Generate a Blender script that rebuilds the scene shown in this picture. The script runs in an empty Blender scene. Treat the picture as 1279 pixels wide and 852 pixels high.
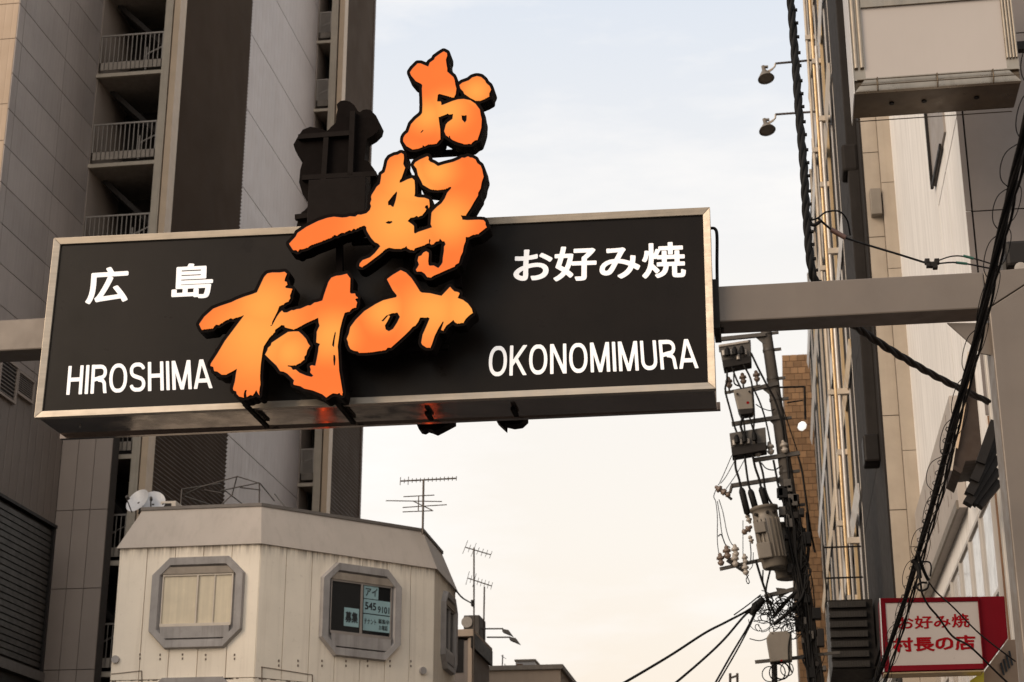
import bpy, math, random
import numpy as np
from math import radians, sin, cos, tan, pi, sqrt, atan2
from mathutils import Vector as V
random.seed(7)
SC = bpy.context.scene
COL = SC.collection

# ------------------------------------------------------------------ camera
FPX, PITCH, YAW, CZ = 2144.0, radians(19.6), radians(8.6), 1.6     # X across the street, Y along it
cam = bpy.data.cameras.new('camera'); CAM = bpy.data.objects.new('camera', cam); COL.objects.link(CAM)
CAM.location = (0, 0, CZ); CAM.rotation_euler = (pi/2 + PITCH, 0, YAW)
cam.sensor_width = 36; cam.lens = FPX/1279*36; cam.clip_start = .1; cam.clip_end = 3000
cam.dof.use_dof = True; cam.dof.focus_distance = 13.3; cam.dof.aperture_fstop = 5.6
SC.camera = CAM
# ------------------------------------------------------------------ sky
SUN_EL, SUN_AZ = radians(22), radians(226)        # azimuth clockwise from +Y: behind the camera, a little left
w = bpy.data.worlds.new('World'); SC.world = w; w.use_nodes = True
nt = w.node_tree; nt.nodes.clear()
def wn(t, **k):
    n = nt.nodes.new(t)
    for a, b in k.items(): setattr(n, a, b)
    return n
out = wn('ShaderNodeOutputWorld'); bg = wn('ShaderNodeBackground'); nt.links.new(bg.outputs[0], out.inputs[0])
sky = wn('ShaderNodeTexSky', sky_type='NISHITA', sun_disc=False, sun_elevation=SUN_EL, sun_rotation=SUN_AZ, air_density=1.2, dust_density=3.0, ozone_density=1.0)
tc = wn('ShaderNodeTexCoord'); sep = wn('ShaderNodeSeparateXYZ'); nt.links.new(tc.outputs['Generated'], sep.inputs[0])
ramp = wn('ShaderNodeValToRGB'); nt.links.new(sep.outputs[2], ramp.inputs[0])
cr = ramp.color_ramp; cr.elements[0].position = 0.0; cr.elements[0].color = (10.4, 8.5, 6.7, 1)
cr.elements[1].position = 1.0; cr.elements[1].color = (6.3, 6.3, 6.5, 1)
for p, c in ((.10, (10.6, 9.1, 7.5)), (.22, (10.7, 9.95, 9.0)), (.36, (10.4, 10.1, 9.7)), (.52, (8.2, 8.75, 9.6))):
    e = cr.elements.new(p); e.color = (*c, 1)
# a thin high cloud veil
mp = wn('ShaderNodeMapping'); mp.inputs['Scale'].default_value = (1.4, 2.6, 5.0); nt.links.new(tc.outputs['Generated'], mp.inputs[0])
cn = wn('ShaderNodeTexNoise'); cn.inputs['Scale'].default_value = 2.2; cn.inputs['Detail'].default_value = 7; cn.inputs['Roughness'].default_value = .58; nt.links.new(mp.outputs[0], cn.inputs[0])
cm = wn('ShaderNodeMapRange'); cm.inputs[1].default_value = .45; cm.inputs[2].default_value = .66; cm.inputs[3].default_value = 0; cm.inputs[4].default_value = .95; nt.links.new(cn.outputs[0], cm.inputs[0])
mix = wn('ShaderNodeMixRGB'); mix.inputs[0].default_value = .9; nt.links.new(sky.outputs[0], mix.inputs[1]); nt.links.new(ramp.outputs[0], mix.inputs[2])
mix2 = wn('ShaderNodeMixRGB'); mix2.inputs[2].default_value = (10.4, 10.1, 9.8, 1); nt.links.new(cm.outputs[0], mix2.inputs[0]); nt.links.new(mix.outputs[0], mix2.inputs[1])
nt.links.new(mix2.outputs[0], bg.inputs[0]); bg.inputs[1].default_value = 0.1
# ------------------------------------------------------------------ sun
sl = bpy.data.lights.new('sun', 'SUN'); sl.energy = 2.5; sl.angle = radians(38); sl.color = (1, .79, .58)
so = bpy.data.objects.new('sun', sl); COL.objects.link(so)
sd = V((sin(SUN_AZ)*cos(SUN_EL), cos(SUN_AZ)*cos(SUN_EL), sin(SUN_EL)))
so.rotation_euler = sd.to_track_quat('Z', 'Y').to_euler(); so.location = sd*60
vs = SC.view_settings; vs.view_transform = 'Standard'; vs.look = 'None'; vs.exposure = 0.0; vs.gamma = 1; vs.use_curve_mapping = False

# ------------------------------------------------------------------ measuring: a sight line meets a plane of the street
fh = V((-sin(YAW), cos(YAW), 0)); rt = V((cos(YAW), sin(YAW), 0)); up = V((0, 0, 1)); C0 = V((0, 0, CZ))
fw = fh*cos(PITCH) + up*sin(PITCH); cu = -fh*sin(PITCH) + up*cos(PITCH)
def ray(u, v): return fw*FPX + rt*(u-639.5) - cu*(v-426)
def P(u, v, Y): d = ray(u, v); return C0 + d*(Y/d.y)
def PX(u, v, X): d = ray(u, v); return C0 + d*(X/d.x)
def PZ(u, v, Z): d = ray(u, v); return C0 + d*((Z-CZ)/d.z)
def PV(u, v, O, n): d = ray(u, v); return C0 + d*((O-C0).dot(n)/d.dot(n))

# ------------------------------------------------------------------ materials
MATS = {}
def mat(name, col, rough=.6, metal=0., var=.10, scale=2.0, streak=0., dirt=(.05, .04, .03), bump=0., bscale=40, rib=None, rnd=0., coat=0., spec=.5, grain=None, drip=None):
    if name in MATS: return MATS[name]
    m = bpy.data.materials.new(name); m.use_nodes = True; t = m.node_tree; N = t.nodes; L = t.links
    b = N['Principled BSDF']; b.inputs['Roughness'].default_value = rough; b.inputs['Metallic'].default_value = metal
    b.inputs['Specular IOR Level'].default_value = spec
    if coat: b.inputs['Coat Weight'].default_value = coat; b.inputs['Coat Roughness'].default_value = .08
    g = N.new('ShaderNodeNewGeometry'); pos = g.outputs['Position']
    def noise(sc, det=5, vec=None, ro=.55):
        n = N.new('ShaderNodeTexNoise'); n.inputs['Scale'].default_value = sc; n.inputs['Detail'].default_value = det; n.inputs['Roughness'].default_value = ro
        L.new(vec or pos, n.inputs['Vector']); return n.outputs[0]
    def mrange(src, a, b_, c, d):
        n = N.new('ShaderNodeMapRange'); L.new(src, n.inputs[0])
        for i, x in enumerate((a, b_, c, d)): n.inputs[i+1].default_value = x
        return n.outputs[0]
    def mixc(f, c1, c2, mode='MIX'):
        n = N.new('ShaderNodeMixRGB'); n.blend_type = mode
        for i, x in enumerate((f, c1, c2)):
            if isinstance(x, (tuple, list)): n.inputs[i].default_value = (*x[:3], 1)
            elif isinstance(x, (int, float)): n.inputs[i].default_value = x
            else: L.new(x, n.inputs[i])
        return n.outputs[0]
    c = mixc(mrange(noise(scale), .3, .7, 0, 1), tuple(x*(1-var) for x in col), tuple(min(1, x*(1+var)) for x in col))
    if grain:
        mpn = N.new('ShaderNodeMapping'); mpn.inputs['Scale'].default_value = grain; L.new(pos, mpn.inputs[0])
        c = mixc(mrange(noise(1, 4, mpn.outputs[0]), .35, .65, 0, .35), c, tuple(x*.62 for x in col))
    if streak:
        mpn = N.new('ShaderNodeMapping'); mpn.inputs['Scale'].default_value = (5, 5, .22); L.new(pos, mpn.inputs[0])
        s = mrange(noise(1.6, 6, mpn.outputs[0], .62), .5, .8, 0, streak)
        c = mixc(s, c, dirt)
        s2 = mrange(noise(14, 4), .62, .78, 0, streak*.6); c = mixc(s2, c, dirt)
    if drip:           # rain stains running down from a ledge at height drip[0]
        sp2 = N.new('ShaderNodeSeparateXYZ'); L.new(pos, sp2.inputs[0])
        band = mrange(sp2.outputs[2], drip[0]-drip[1], drip[0], 0, 1)
        mpn = N.new('ShaderNodeMapping'); mpn.inputs['Scale'].default_value = (9, 9, .5); L.new(pos, mpn.inputs[0])
        ns = mrange(noise(1.5, 6, mpn.outputs[0], .7), .40, .62, 0, 1)
        pw = N.new('ShaderNodeMath'); pw.operation = 'POWER'; pw.inputs[1].default_value = 1.8; L.new(band, pw.inputs[0])
        mu = N.new('ShaderNodeMath'); mu.operation = 'MULTIPLY'; mu.use_clamp = True; L.new(pw.outputs[0], mu.inputs[0]); L.new(ns, mu.inputs[1])
        c = mixc(mu.outputs[0], c, drip[2])
    if rnd:
        oi = N.new('ShaderNodeObjectInfo'); h = N.new('ShaderNodeHueSaturation'); L.new(mrange(oi.outputs['Random'], 0, 1, 1-rnd, 1+rnd), h.inputs['Value']); L.new(c, h.inputs['Color']); c = h.outputs[0]
    L.new(c, b.inputs['Base Color'])
    L.new(mrange(noise(scale*3), .3, .7, max(.02, rough-.08), min(1, rough+.08)), b.inputs['Roughness'])
    hgt = None
    if rib:
        ax, per, amt = rib
        sp = N.new('ShaderNodeSeparateXYZ'); L.new(pos, sp.inputs[0])
        mm = N.new('ShaderNodeMath'); mm.operation = 'MULTIPLY'; mm.inputs[1].default_value = 1/per
        if ax == 'XY':
            ad = N.new('ShaderNodeMath'); L.new(sp.outputs[0], ad.inputs[0]); L.new(sp.outputs[1], ad.inputs[1]); L.new(ad.outputs[0], mm.inputs[0])
        else: L.new(sp.outputs['XYZ'.index(ax)], mm.inputs[0])
        fr = N.new('ShaderNodeMath'); fr.operation = 'FRACT'; L.new(mm.outputs[0], fr.inputs[0])
        r = mrange(fr.outputs[0], .0, .12, 0, 1); r2 = mrange(fr.outputs[0], .88, 1, 1, 0)
        mn = N.new('ShaderNodeMath'); mn.operation = 'MINIMUM'; L.new(r, mn.inputs[0]); L.new(r2, mn.inputs[1])
        bp = N.new('ShaderNodeBump'); bp.inputs['Strength'].default_value = amt; bp.inputs['Distance'].default_value = .02; L.new(mn.outputs[0], bp.inputs['Height']); hgt = bp
    if bump:
        bp = N.new('ShaderNodeBump'); bp.inputs['Strength'].default_value = bump; bp.inputs['Distance'].default_value = .01; L.new(noise(bscale, 4), bp.inputs['Height'])
        if hgt: L.new(hgt.outputs[0], bp.inputs['Normal'])
        hgt = bp
    if hgt: L.new(hgt.outputs[0], b.inputs['Normal'])
    MATS[name] = m; return m
def glow(name, col, strength, base=(.8, .8, .8), spots=None, rim=(1, .16, .03)):
    m = bpy.data.materials.new(name); m.use_nodes = True; t = m.node_tree; b = t.nodes['Principled BSDF']; L = t.links
    b.inputs['Base Color'].default_value = (*base, 1); b.inputs['Roughness'].default_value = .6; b.inputs['Specular IOR Level'].default_value = .08
    b.inputs['Emission Color'].default_value = (*col, 1); b.inputs['Emission Strength'].default_value = strength
    if spots:          # lamps behind the translucent face: brighter and yellower near them
        g = t.nodes.new('ShaderNodeNewGeometry'); acc = None
        for p, r in spots:
            d = t.nodes.new('ShaderNodeVectorMath'); d.operation = 'DISTANCE'; L.new(g.outputs['Position'], d.inputs[0]); d.inputs[1].default_value = p
            mr = t.nodes.new('ShaderNodeMapRange'); mr.interpolation_type = 'SMOOTHSTEP'; mr.inputs[1].default_value = 0; mr.inputs[2].default_value = r; mr.inputs[3].default_value = 1; mr.inputs[4].default_value = 0
            L.new(d.outputs['Value'], mr.inputs[0])
            if acc is None: acc = mr.outputs[0]
            else:
                a = t.nodes.new('ShaderNodeMath'); a.operation = 'MAXIMUM'; L.new(acc, a.inputs[0]); L.new(mr.outputs[0], a.inputs[1]); acc = a.outputs[0]
        nz = t.nodes.new('ShaderNodeTexNoise'); nz.inputs['Scale'].default_value = 5; nz.inputs['Detail'].default_value = 2
        L.new(g.outputs['Position'], nz.inputs[0])
        ad = t.nodes.new('ShaderNodeMath'); ad.operation = 'MULTIPLY_ADD'; ad.inputs[1].default_value = .16; ad.inputs[2].default_value = -.08; L.new(nz.outputs[0], ad.inputs[0])
        a = t.nodes.new('ShaderNodeMath'); a.use_clamp = True; L.new(acc, a.inputs[0]); L.new(ad.outputs[0], a.inputs[1])
        mx = t.nodes.new('ShaderNodeMixRGB'); L.new(a.outputs[0], mx.inputs[0]); mx.inputs[1].default_value = (*rim, 1); mx.inputs[2].default_value = (*col, 1)
        L.new(mx.outputs[0], b.inputs['Emission Color'])
    return m
def glass(name, col=(.014, .015, .016), rough=.1):
    return mat(name, col, rough, 0, .2, 1.0, spec=.12)

M_STEEL = mat('stainless', (.47, .405, .33), .45, .75, .08, 6, grain=(3, 3, 60))
M_STEELD = mat('dull_stainless', (.34, .29, .23), .32, .85, .15, 3, streak=.3)
M_SIGNBLACK = mat('black_acrylic', (.0115, .0085, .0068), .34, 0, .25, 1.3, spec=.12, streak=.10, dirt=(.03, .027, .024))
M_SIGNSIDE = mat('sign_underside', (.27, .21, .175), .10, .75, .15, 2, bump=.10, bscale=2.2)
M_LBLACK = mat('letter_black', (.0065, .0045, .004), .6, 0, .15, 8, spec=.03)
M_GANTRY = mat('gantry_paint', (.165, .135, .112), .45, .1, .07, 2.5, streak=.12, dirt=(.10, .08, .06), bump=.03, bscale=12)
M_BOLT = mat('bolt_metal', (.45, .43, .40), .35, .8)
M_LILAC = mat('lilac_panel', (.385, .328, .296), .55, .1, .09, .5, rib=('Y', .21, .22), rnd=.08, streak=.2, dirt=(.12, .10, .09))
M_LILACR = mat('ribbed_panel', (.53, .465, .435), .5, .1, .05, .5, rib=('Y', .42, .55), streak=.08, dirt=(.16, .14, .14), rnd=.02)
M_BEIGEP = mat('beige_panel', (.42, .31, .22), .6, 0, .05, .7, rib=('X', .22, .25), rnd=.04, streak=.06, dirt=(.2, .15, .1))
M_TAUPE = mat('taupe_panel', (.365, .295, .246), .55, 0, .06, .7, rib=('X', .5, .1), rnd=.03, streak=.06, dirt=(.14, .11, .09))
M_PODSIDE = mat('podium_siding', (.22, .182, .156), .55, .1, .07, .7, rib=('Y', .45, .8), streak=.15, dirt=(.08, .065, .055), rnd=.03)
M_BACK = mat('joint_backing', (.045, .037, .032), .8)
M_DARKRIB = mat('dark_corrugated', (.122, .087, .065), .6, .0, .10, .4, rnd=.03, spec=.2)
M_DARK = mat('dark_metal', (.017, .014, .0125), .55, .0, .2, 3, spec=.2)
M_CREAMCOL = mat('cream_pilaster', (.47, .40, .31), .6, 0, .10, 2, streak=.3, dirt=(.16, .12, .09))
M_PEACH = mat('peach_pilaster', (.58, .43, .29), .5, 0, .06, 2)
M_RAIL = mat('railing_paint', (.34, .30, .26), .4, .4, .10, 3)
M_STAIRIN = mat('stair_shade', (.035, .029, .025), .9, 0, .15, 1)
M_CONC = mat('slab_concrete', (.33, .28, .23), .8, 0, .12, 4, streak=.35)
M_CREAM = mat('cream_alc', (.80, .70, .555), .85, 0, .06, 1.5, streak=.30, dirt=(.34, .25, .17), bump=.12, bscale=60, rnd=.03)
M_CORNICE = mat('cornice_cladding', (.47, .41, .355), .8, 0, .06, 1.2, streak=.22, dirt=(.2, .16, .13), bump=.08, bscale=30)
M_WFRAME = mat('grey_window_surround', (.34, .315, .30), .75, 0, .15, 3, streak=.55, dirt=(.12, .10, .09), bump=.06, bscale=30)
M_ALU = mat('pale_aluminium', (.55, .48, .40), .5, .1, .06, 5)
M_CURTAIN = mat('curtained_glass', (.66, .56, .40), .2, 0, .10, 2, grain=(14, 14, .6), coat=.3)
M_GLASSD = glass('dark_glass')
M_TEAL = mat('teal_paper', (.29, .44, .46), .7, 0, .05, 5)
M_INK = mat('black_ink', (.012, .016, .018), .7)
M_JOINT = mat('grimy_joint', (.16, .12, .09), .9)
M_DISH = mat('dish_white', (.55, .54, .54), .45, .1, .08, 5, streak=.2)
M_ANT = mat('antenna_metal', (.12, .10, .085), .5, .6, .15, 8)
M_POLE = mat('concrete_pole', (.085, .073, .063), .85, 0, .12, 4, streak=.3, bump=.1)
M_GALV = mat('galvanised', (.075, .066, .058), .6, .2, .15, 8)
M_TRANS = mat('transformer_paint', (.185, .160, .132), .5, .1, .08, 4, streak=.35, dirt=(.12, .10, .08))
M_RUBBER = mat('black_rubber', (.006, .0055, .0055), .6, 0, .2, 10, spec=.18)
M_PORC = mat('porcelain', (.36, .32, .28), .25, 0, .15, 20)
M_PORCB = mat('brown_porcelain', (.16, .115, .09), .3, 0, .2, 20)
M_BRICK = mat('orange_brick', (.54, .30, .145), .85, 0, .12, 3, rnd=.22, bump=.1)
M_MORTAR = mat('mortar', (.30, .19, .11), .9)
M_WHITEW = mat('white_wall', (.86, .84, .82), .75, 0, .05, 1.2, streak=.28, dirt=(.36, .33, .31), bump=.05, bscale=20, rnd=.02, grain=(5, 5, .35))
M_GREYF = mat('grey_front', (.20, .172, .158), .6, 0, .06, 2, streak=.12, dirt=(.15, .12, .11))
M_CHAR = mat('charcoal_cladding', (.030, .026, .024), .8, 0, .15, 2, spec=.15, streak=.35, dirt=(.048, .044, .041), grain=(8, 8, .3))
M_TILE = mat('beige_tile', (.36, .305, .245), .6, 0, .07, 3, streak=.2, dirt=(.22, .17, .12), rnd=.04)
M_GOLD = mat('gold_anodised', (.62, .46, .27), .45, .5, .08, 3, streak=.2)
M_SILV = mat('silver_anodised', (.60, .57, .54), .45, .3, .06, 3, streak=.2)
M_WOOD = mat('brown_wood', (.20, .105, .052), .6, 0, .2, 3, grain=(10, 10, .6), streak=.2)
M_SOFF = mat('brown_soffit', (.030, .017, .011), .7, 0, .2, 4)
M_RED = mat('red_paint', (.15, .004, .009), .6, 0, .08, 2, streak=.25, dirt=(.10, .006, .01), spec=.06)
M_WPAN = mat('white_acrylic', (.45, .385, .34), .35, 0, .04, 1.2, streak=.08, dirt=(.36, .31, .27))
M_REDINK = mat('red_ink', (.26, .004, .008), .6, spec=.05)
M_YEL = mat('yellow_panel', (.72, .58, .04), .5)
M_ASPH = mat('asphalt', (.05, .05, .05), .9, 0, .2, 1.5, bump=.2)
M_PAVE = mat('paving', (.24, .22, .20), .85, 0, .12, 2)
M_KERB = mat('kerb_stone', (.32, .30, .28), .85)
M_PEACHB = mat('far_wall', (.54, .42, .32), .85, 0, .06, 2, streak=.2, dirt=(.26, .19, .14))
M_GREYB = mat('grey_render', (.27, .225, .195), .85, 0, .08, 2, streak=.25)
M_TARN = mat('tarnished_steel', (.12, .085, .052), .35, .5, .3, 2.5, streak=.5, dirt=(.07, .05, .03))
M_ORANGE = None

# ------------------------------------------------------------------ mesh kit
class MB:
    def __init__(s): s.v = []; s.f = []; s.sm = []
    def add(s, vs, fs, smooth=False):
        o = len(s.v); s.v += [tuple(x) for x in vs]; s.f += [tuple(i+o for i in f) for f in fs]; s.sm += [smooth]*len(fs); return s
    def hexa(s, p):   # 8 points: 0-3 one ring, 4-7 the other
        return s.add(p, [(3, 2, 1, 0), (4, 5, 6, 7), (0, 1, 5, 4), (1, 2, 6, 5), (2, 3, 7, 6), (3, 0, 4, 7)])
    def box(s, x0, x1, y0, y1, z0, z1):
        return s.hexa([(x0, y0, z0), (x1, y0, z0), (x1, y1, z0), (x0, y1, z0), (x0, y0, z1), (x1, y0, z1), (x1, y1, z1), (x0, y1, z1)])
    def obox(s, O, ex, ez, n, a0, a1, b0, b1, c0, c1):
        q = lambda a, b, c: O + ex*a + ez*b + n*c
        return s.hexa([q(a0, b0, c0), q(a1, b0, c0), q(a1, b0, c1), q(a0, b0, c1), q(a0, b1, c0), q(a1, b1, c0), q(a1, b1, c1), q(a0, b1, c1)])
    def bar(s, a, b, w_, h=None, upv=None):   # square bar between two points
        a = V(a); b = V(b); h = h or w_; d = (b-a).normalized(); u_ = V(upv or (0, 0, 1))
        if abs(d.dot(u_)) > .95: u_ = V((0, 1, 0))
        x = d.cross(u_).normalized(); y = x.cross(d).normalized()
        q = lambda p, i, j: p + x*(w_/2*i) + y*(h/2*j)
        return s.hexa([q(a, -1, -1), q(a, 1, -1), q(a, 1, 1), q(a, -1, 1), q(b, -1, -1), q(b, 1, -1), q(b, 1, 1), q(b, -1, 1)])
    def tube(s, pts, r, n=8, caps=True):
        pts = [V(p) for p in pts]; rs = r if isinstance(r, (list, tuple)) else [r]*len(pts); vs = []; fs = []
        x = None
        for i, p in enumerate(pts):
            d = (pts[min(i+1, len(pts)-1)] - pts[max(i-1, 0)])
            d = d.normalized() if d.length > 1e-9 else V((0, 0, 1))
            if x is None:
                u_ = V((0, 0, 1)) if abs(d.z) < .9 else V((1, 0, 0)); x = d.cross(u_).normalized()
            else:
                x = (x - d*x.dot(d)); x = x.normalized() if x.length > 1e-6 else d.orthogonal().normalized()
            y = d.cross(x)
            for k in range(n): a = 2*pi*k/n; vs.append(p + x*(cos(a)*rs[i]) + y*(sin(a)*rs[i]))
        for i in range(len(pts)-1):
            for k in range(n): fs.append((i*n+k, i*n+(k+1) % n, (i+1)*n+(k+1) % n, (i+1)*n+k))
        s.add(vs, fs, True)
        if caps: s.add(vs[:n], [tuple(range(n))[::-1]]); s.add(vs[-n:], [tuple(range(n))])
        return s
    def prism(s, ring, off):   # planar ring (any vectors), extruded by off
        n = len(ring); off = V(off); vs = [V(p) for p in ring] + [V(p)+off for p in ring]
        fs = [tuple(range(n))[::-1], tuple(range(n, 2*n))] + [(i, (i+1) % n, n+(i+1) % n, n+i) for i in range(n)]
        return s.add(vs, fs)
    def loft(s, r0, r1, cap=True):
        n = len(r0); fs = [(i, (i+1) % n, n+(i+1) % n, n+i) for i in range(n)]
        if cap: fs += [tuple(range(n))[::-1], tuple(range(n, 2*n))]
        return s.add(list(r0)+list(r1), fs)
    def build(s, name, m, parent=None, bevel=0.):
        me = bpy.data.meshes.new(name); me.from_pydata(s.v, [], s.f); me.polygons.foreach_set('use_smooth', s.sm); me.validate(); me.update()
        return link(name, me, m, parent, bevel)
def fixnormals(me):
    import bmesh
    bm = bmesh.new(); bm.from_mesh(me); bmesh.ops.recalc_face_normals(bm, faces=bm.faces); bm.to_mesh(me); bm.free()
def link(name, me, m, parent=None, bevel=0.):
    fixnormals(me)
    if m and not me.materials: me.materials.append(m)
    o = bpy.data.objects.new(name, me); COL.objects.link(o)
    if parent:
        o.parent = parent
        if parent.type == 'EMPTY': o.location = -parent.location
    if bevel:
        b = o.modifiers.new('bevel', 'BEVEL'); b.width = bevel; b.segments = 2; b.limit_method = 'ANGLE'; b.angle_limit = radians(40)
    return o
def T(name, label, cat, loc=(0, 0, 0), group=None):
    o = bpy.data.objects.new(name, None); COL.objects.link(o); o.location = loc; o.empty_display_size = .2
    o['label'] = label; o['category'] = cat
    if group: o['group'] = group
    return o
def tag(o, label, cat, group=None):
    o['label'] = label; o['category'] = cat
    if group: o['group'] = group
    return o
def struct(o): o['kind'] = 'structure'; return o
PIECES = {}
def piece(name, key, parent, m, O, ex, ez, n, a0, a1, b0, b1, c0, c1, bevel=0.):
    """A flat piece (panel, brick, plank): alike pieces share one mesh."""
    sx, sz, sy = a1-a0, b1-b0, c1-c0
    k = (name, key, round(sx, 3), round(sz, 3), round(sy, 3), tuple(round(c, 3) for c in (*ex, *n)), m.name)
    if k not in PIECES:
        b = MB().obox(V((0, 0, 0)), ex, ez, n, 0, sx, 0, sz, 0, sy)
        me = bpy.data.meshes.new(name); me.from_pydata(b.v, [], b.f); fixnormals(me); me.materials.append(m); PIECES[k] = me
    o = bpy.data.objects.new(name, PIECES[k]); COL.objects.link(o); o.parent = parent
    o.location = O + ex*a0 + ez*b0 + n*c0 - (parent.location if parent.type == 'EMPTY' else V((0, 0, 0)))
    if bevel:
        bb = o.modifiers.new('bevel', 'BEVEL'); bb.width = bevel; bb.segments = 1
    return o
EX, EY, EZ = V((1, 0, 0)), V((0, 1, 0)), V((0, 0, 1)); NF, NR, NL = V((0, -1, 0)), V((1, 0, 0)), V((-1, 0, 0))
def catmull(pts, n=8):
    pts = [V(p) for p in pts]; q = [pts[0]*2-pts[1]] + pts + [pts[-1]*2-pts[-2]]; o = []
    for i in range(1, len(q)-2):
        for k in range(n):
            t = k/n; a, b, c, d = q[i-1], q[i], q[i+1], q[i+2]
            o.append(.5*((2*b) + (c-a)*t + (2*a-5*b+4*c-d)*t*t + (3*b-a-3*c+d)*t**3))
    return o + [pts[-1]]
def curve_mesh(loops, depth=0., bev=0.):
    """2D loops (x, z) with holes by even-odd; gives a mesh in (x, 0, z), depth along +Y from 0."""
    cu_ = bpy.data.curves.new('outline', 'CURVE'); cu_.dimensions = '2D'; cu_.fill_mode = 'BOTH'; cu_.extrude = depth/2; cu_.bevel_depth = bev; cu_.bevel_resolution = 0
    for lp in loops:
        s_ = cu_.splines.new('POLY'); s_.points.add(len(lp)-1); s_.use_cyclic_u = True
        for p, q in zip(s_.points, lp): p.co = (q[0], q[1], 0, 1)
    return conv(cu_, depth)
def conv(cu_, depth):
    o = bpy.data.objects.new('outline', cu_); COL.objects.link(o); dg = bpy.context.evaluated_depsgraph_get()
    me = bpy.data.meshes.new_from_object(o.evaluated_get(dg)); bpy.data.objects.remove(o)
    co = np.empty(len(me.vertices)*3); me.vertices.foreach_get('co', co); co = co.reshape(-1, 3)
    c2 = np.stack([co[:, 0], depth/2-co[:, 2], co[:, 1]], 1); me.vertices.foreach_set('co', c2.ravel()); me.update(); return me
def text_mesh(body, bold=.0, depth=.01, space=1.):
    cu_ = bpy.data.curves.new('lettering', 'FONT'); cu_.body = body; cu_.offset = bold; cu_.extrude = depth/2; cu_.space_character = space; cu_.resolution_u = 4
    return conv(cu_, depth)
def dilate(loops, rad, res=3, thin=0, clip=None):
    """Grow closed outlines by rad on a fine grid and trace them again (marching squares)."""
    allp = np.array([p for l in loops for p in l]); mn = allp.min(0)-rad-2; mx = allp.max(0)+rad+2
    w_, h_ = [int(math.ceil(q)) for q in (mx-mn)*res]
    yy, xx = np.mgrid[0:h_, 0:w_]; X = xx+.5; Y = yy+.5; ins_ = np.zeros((h_, w_), bool)
    for l in loops:
        q = (np.array(l)-mn)*res; n = len(q); c = np.zeros((h_, w_), bool)
        for i in range(n):
            x1, y1 = q[i]; x2, y2 = q[(i+1) % n]
            if y1 == y2: continue
            cond = ((y1 > Y) != (y2 > Y)); c ^= cond & (X < (x2-x1)*(Y-y1)/(y2-y1)+x1)
        if clip: ins_ |= c
        else: ins_ ^= c
    r = rad*res; acc = np.zeros((h_, w_), np.float32); R_ = int(r)+1
    src = np.pad(ins_, R_)
    big = np.zeros_like(ins_)
    if clip: src[R_:R_+h_, R_:R_+w_] &= (Y/res+mn[1] > clip[0]) & (Y/res+mn[1] < clip[1])
    for dy in range(-R_, R_+1):
        for dx in range(-R_, R_+1):
            if dx*dx+dy*dy <= r*r: big |= src[R_+dy:R_+dy+h_, R_+dx:R_+dx+w_]
    f = big.astype(np.float32)
    for _ in range(3):
        f = (f + np.roll(f, 1, 0) + np.roll(f, -1, 0) + np.roll(f, 1, 1) + np.roll(f, -1, 1))/5
    # contour tracing through edge crossings
    nxt = {}
    def cross(a, bq, pa, pb): t = (.5-a)/(bq-a); return (pa[0]+(pb[0]-pa[0])*t, pa[1]+(pb[1]-pa[1])*t)
    pts = {}
    F1 = f > .5
    cell = F1[:-1, :-1]*8 + F1[:-1, 1:]*4 + F1[1:, 1:]*2 + F1[1:, :-1]*1
    tab = {1: [('l', 'b')], 2: [('b', 'r')], 3: [('l', 'r')], 4: [('r', 't')], 5: [('l', 't'), ('r', 'b')], 6: [('b', 't')], 7: [('l', 't')], 8: [('t', 'l')], 9: [('t', 'b')], 10: [('t', 'r'), ('b', 'l')], 11: [('t', 'r')], 12: [('r', 'l')], 13: [('r', 'b')], 14: [('b', 'l')]}
    adj = {}
    ys, xs_ = np.nonzero((cell > 0) & (cell < 15))
    for y, x in zip(ys, xs_):
        for a, bq in tab[int(cell[y, x])]:
            ids = []
            for e in (a, bq):
                if e == 't': k = ('h', y, x); pa, pb = (x, y), (x+1, y)
                elif e == 'b': k = ('h', y+1, x); pa, pb = (x, y+1), (x+1, y+1)
                elif e == 'l': k = ('v', y, x); pa, pb = (x, y), (x, y+1)
                else: k = ('v', y, x+1); pa, pb = (x+1, y), (x+1, y+1)
                if k not in pts: pts[k] = cross(f[pa[1], pa[0]], f[pb[1], pb[0]], pa, pb)
                ids.append(k)
            adj.setdefault(ids[0], []).append(ids[1]); adj.setdefault(ids[1], []).append(ids[0])
    seen = set(); outl = []
    for k in adj:
        if k in seen: continue
        lp = []; cur = k; prev = None
        while cur not in seen:
            seen.add(cur); lp.append(pts[cur]); nx = [q for q in adj[cur] if q not in seen]
            if not nx: break
            cur = nx[0]
        if len(lp) < 14: continue
        lp = np.array(lp)
        lp = lp[::thin] if thin else (lp[::5] if len(lp) > 60 else lp[::3])
        outl.append([tuple(q) for q in (lp+.5)/res+mn])
    return outl

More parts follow.
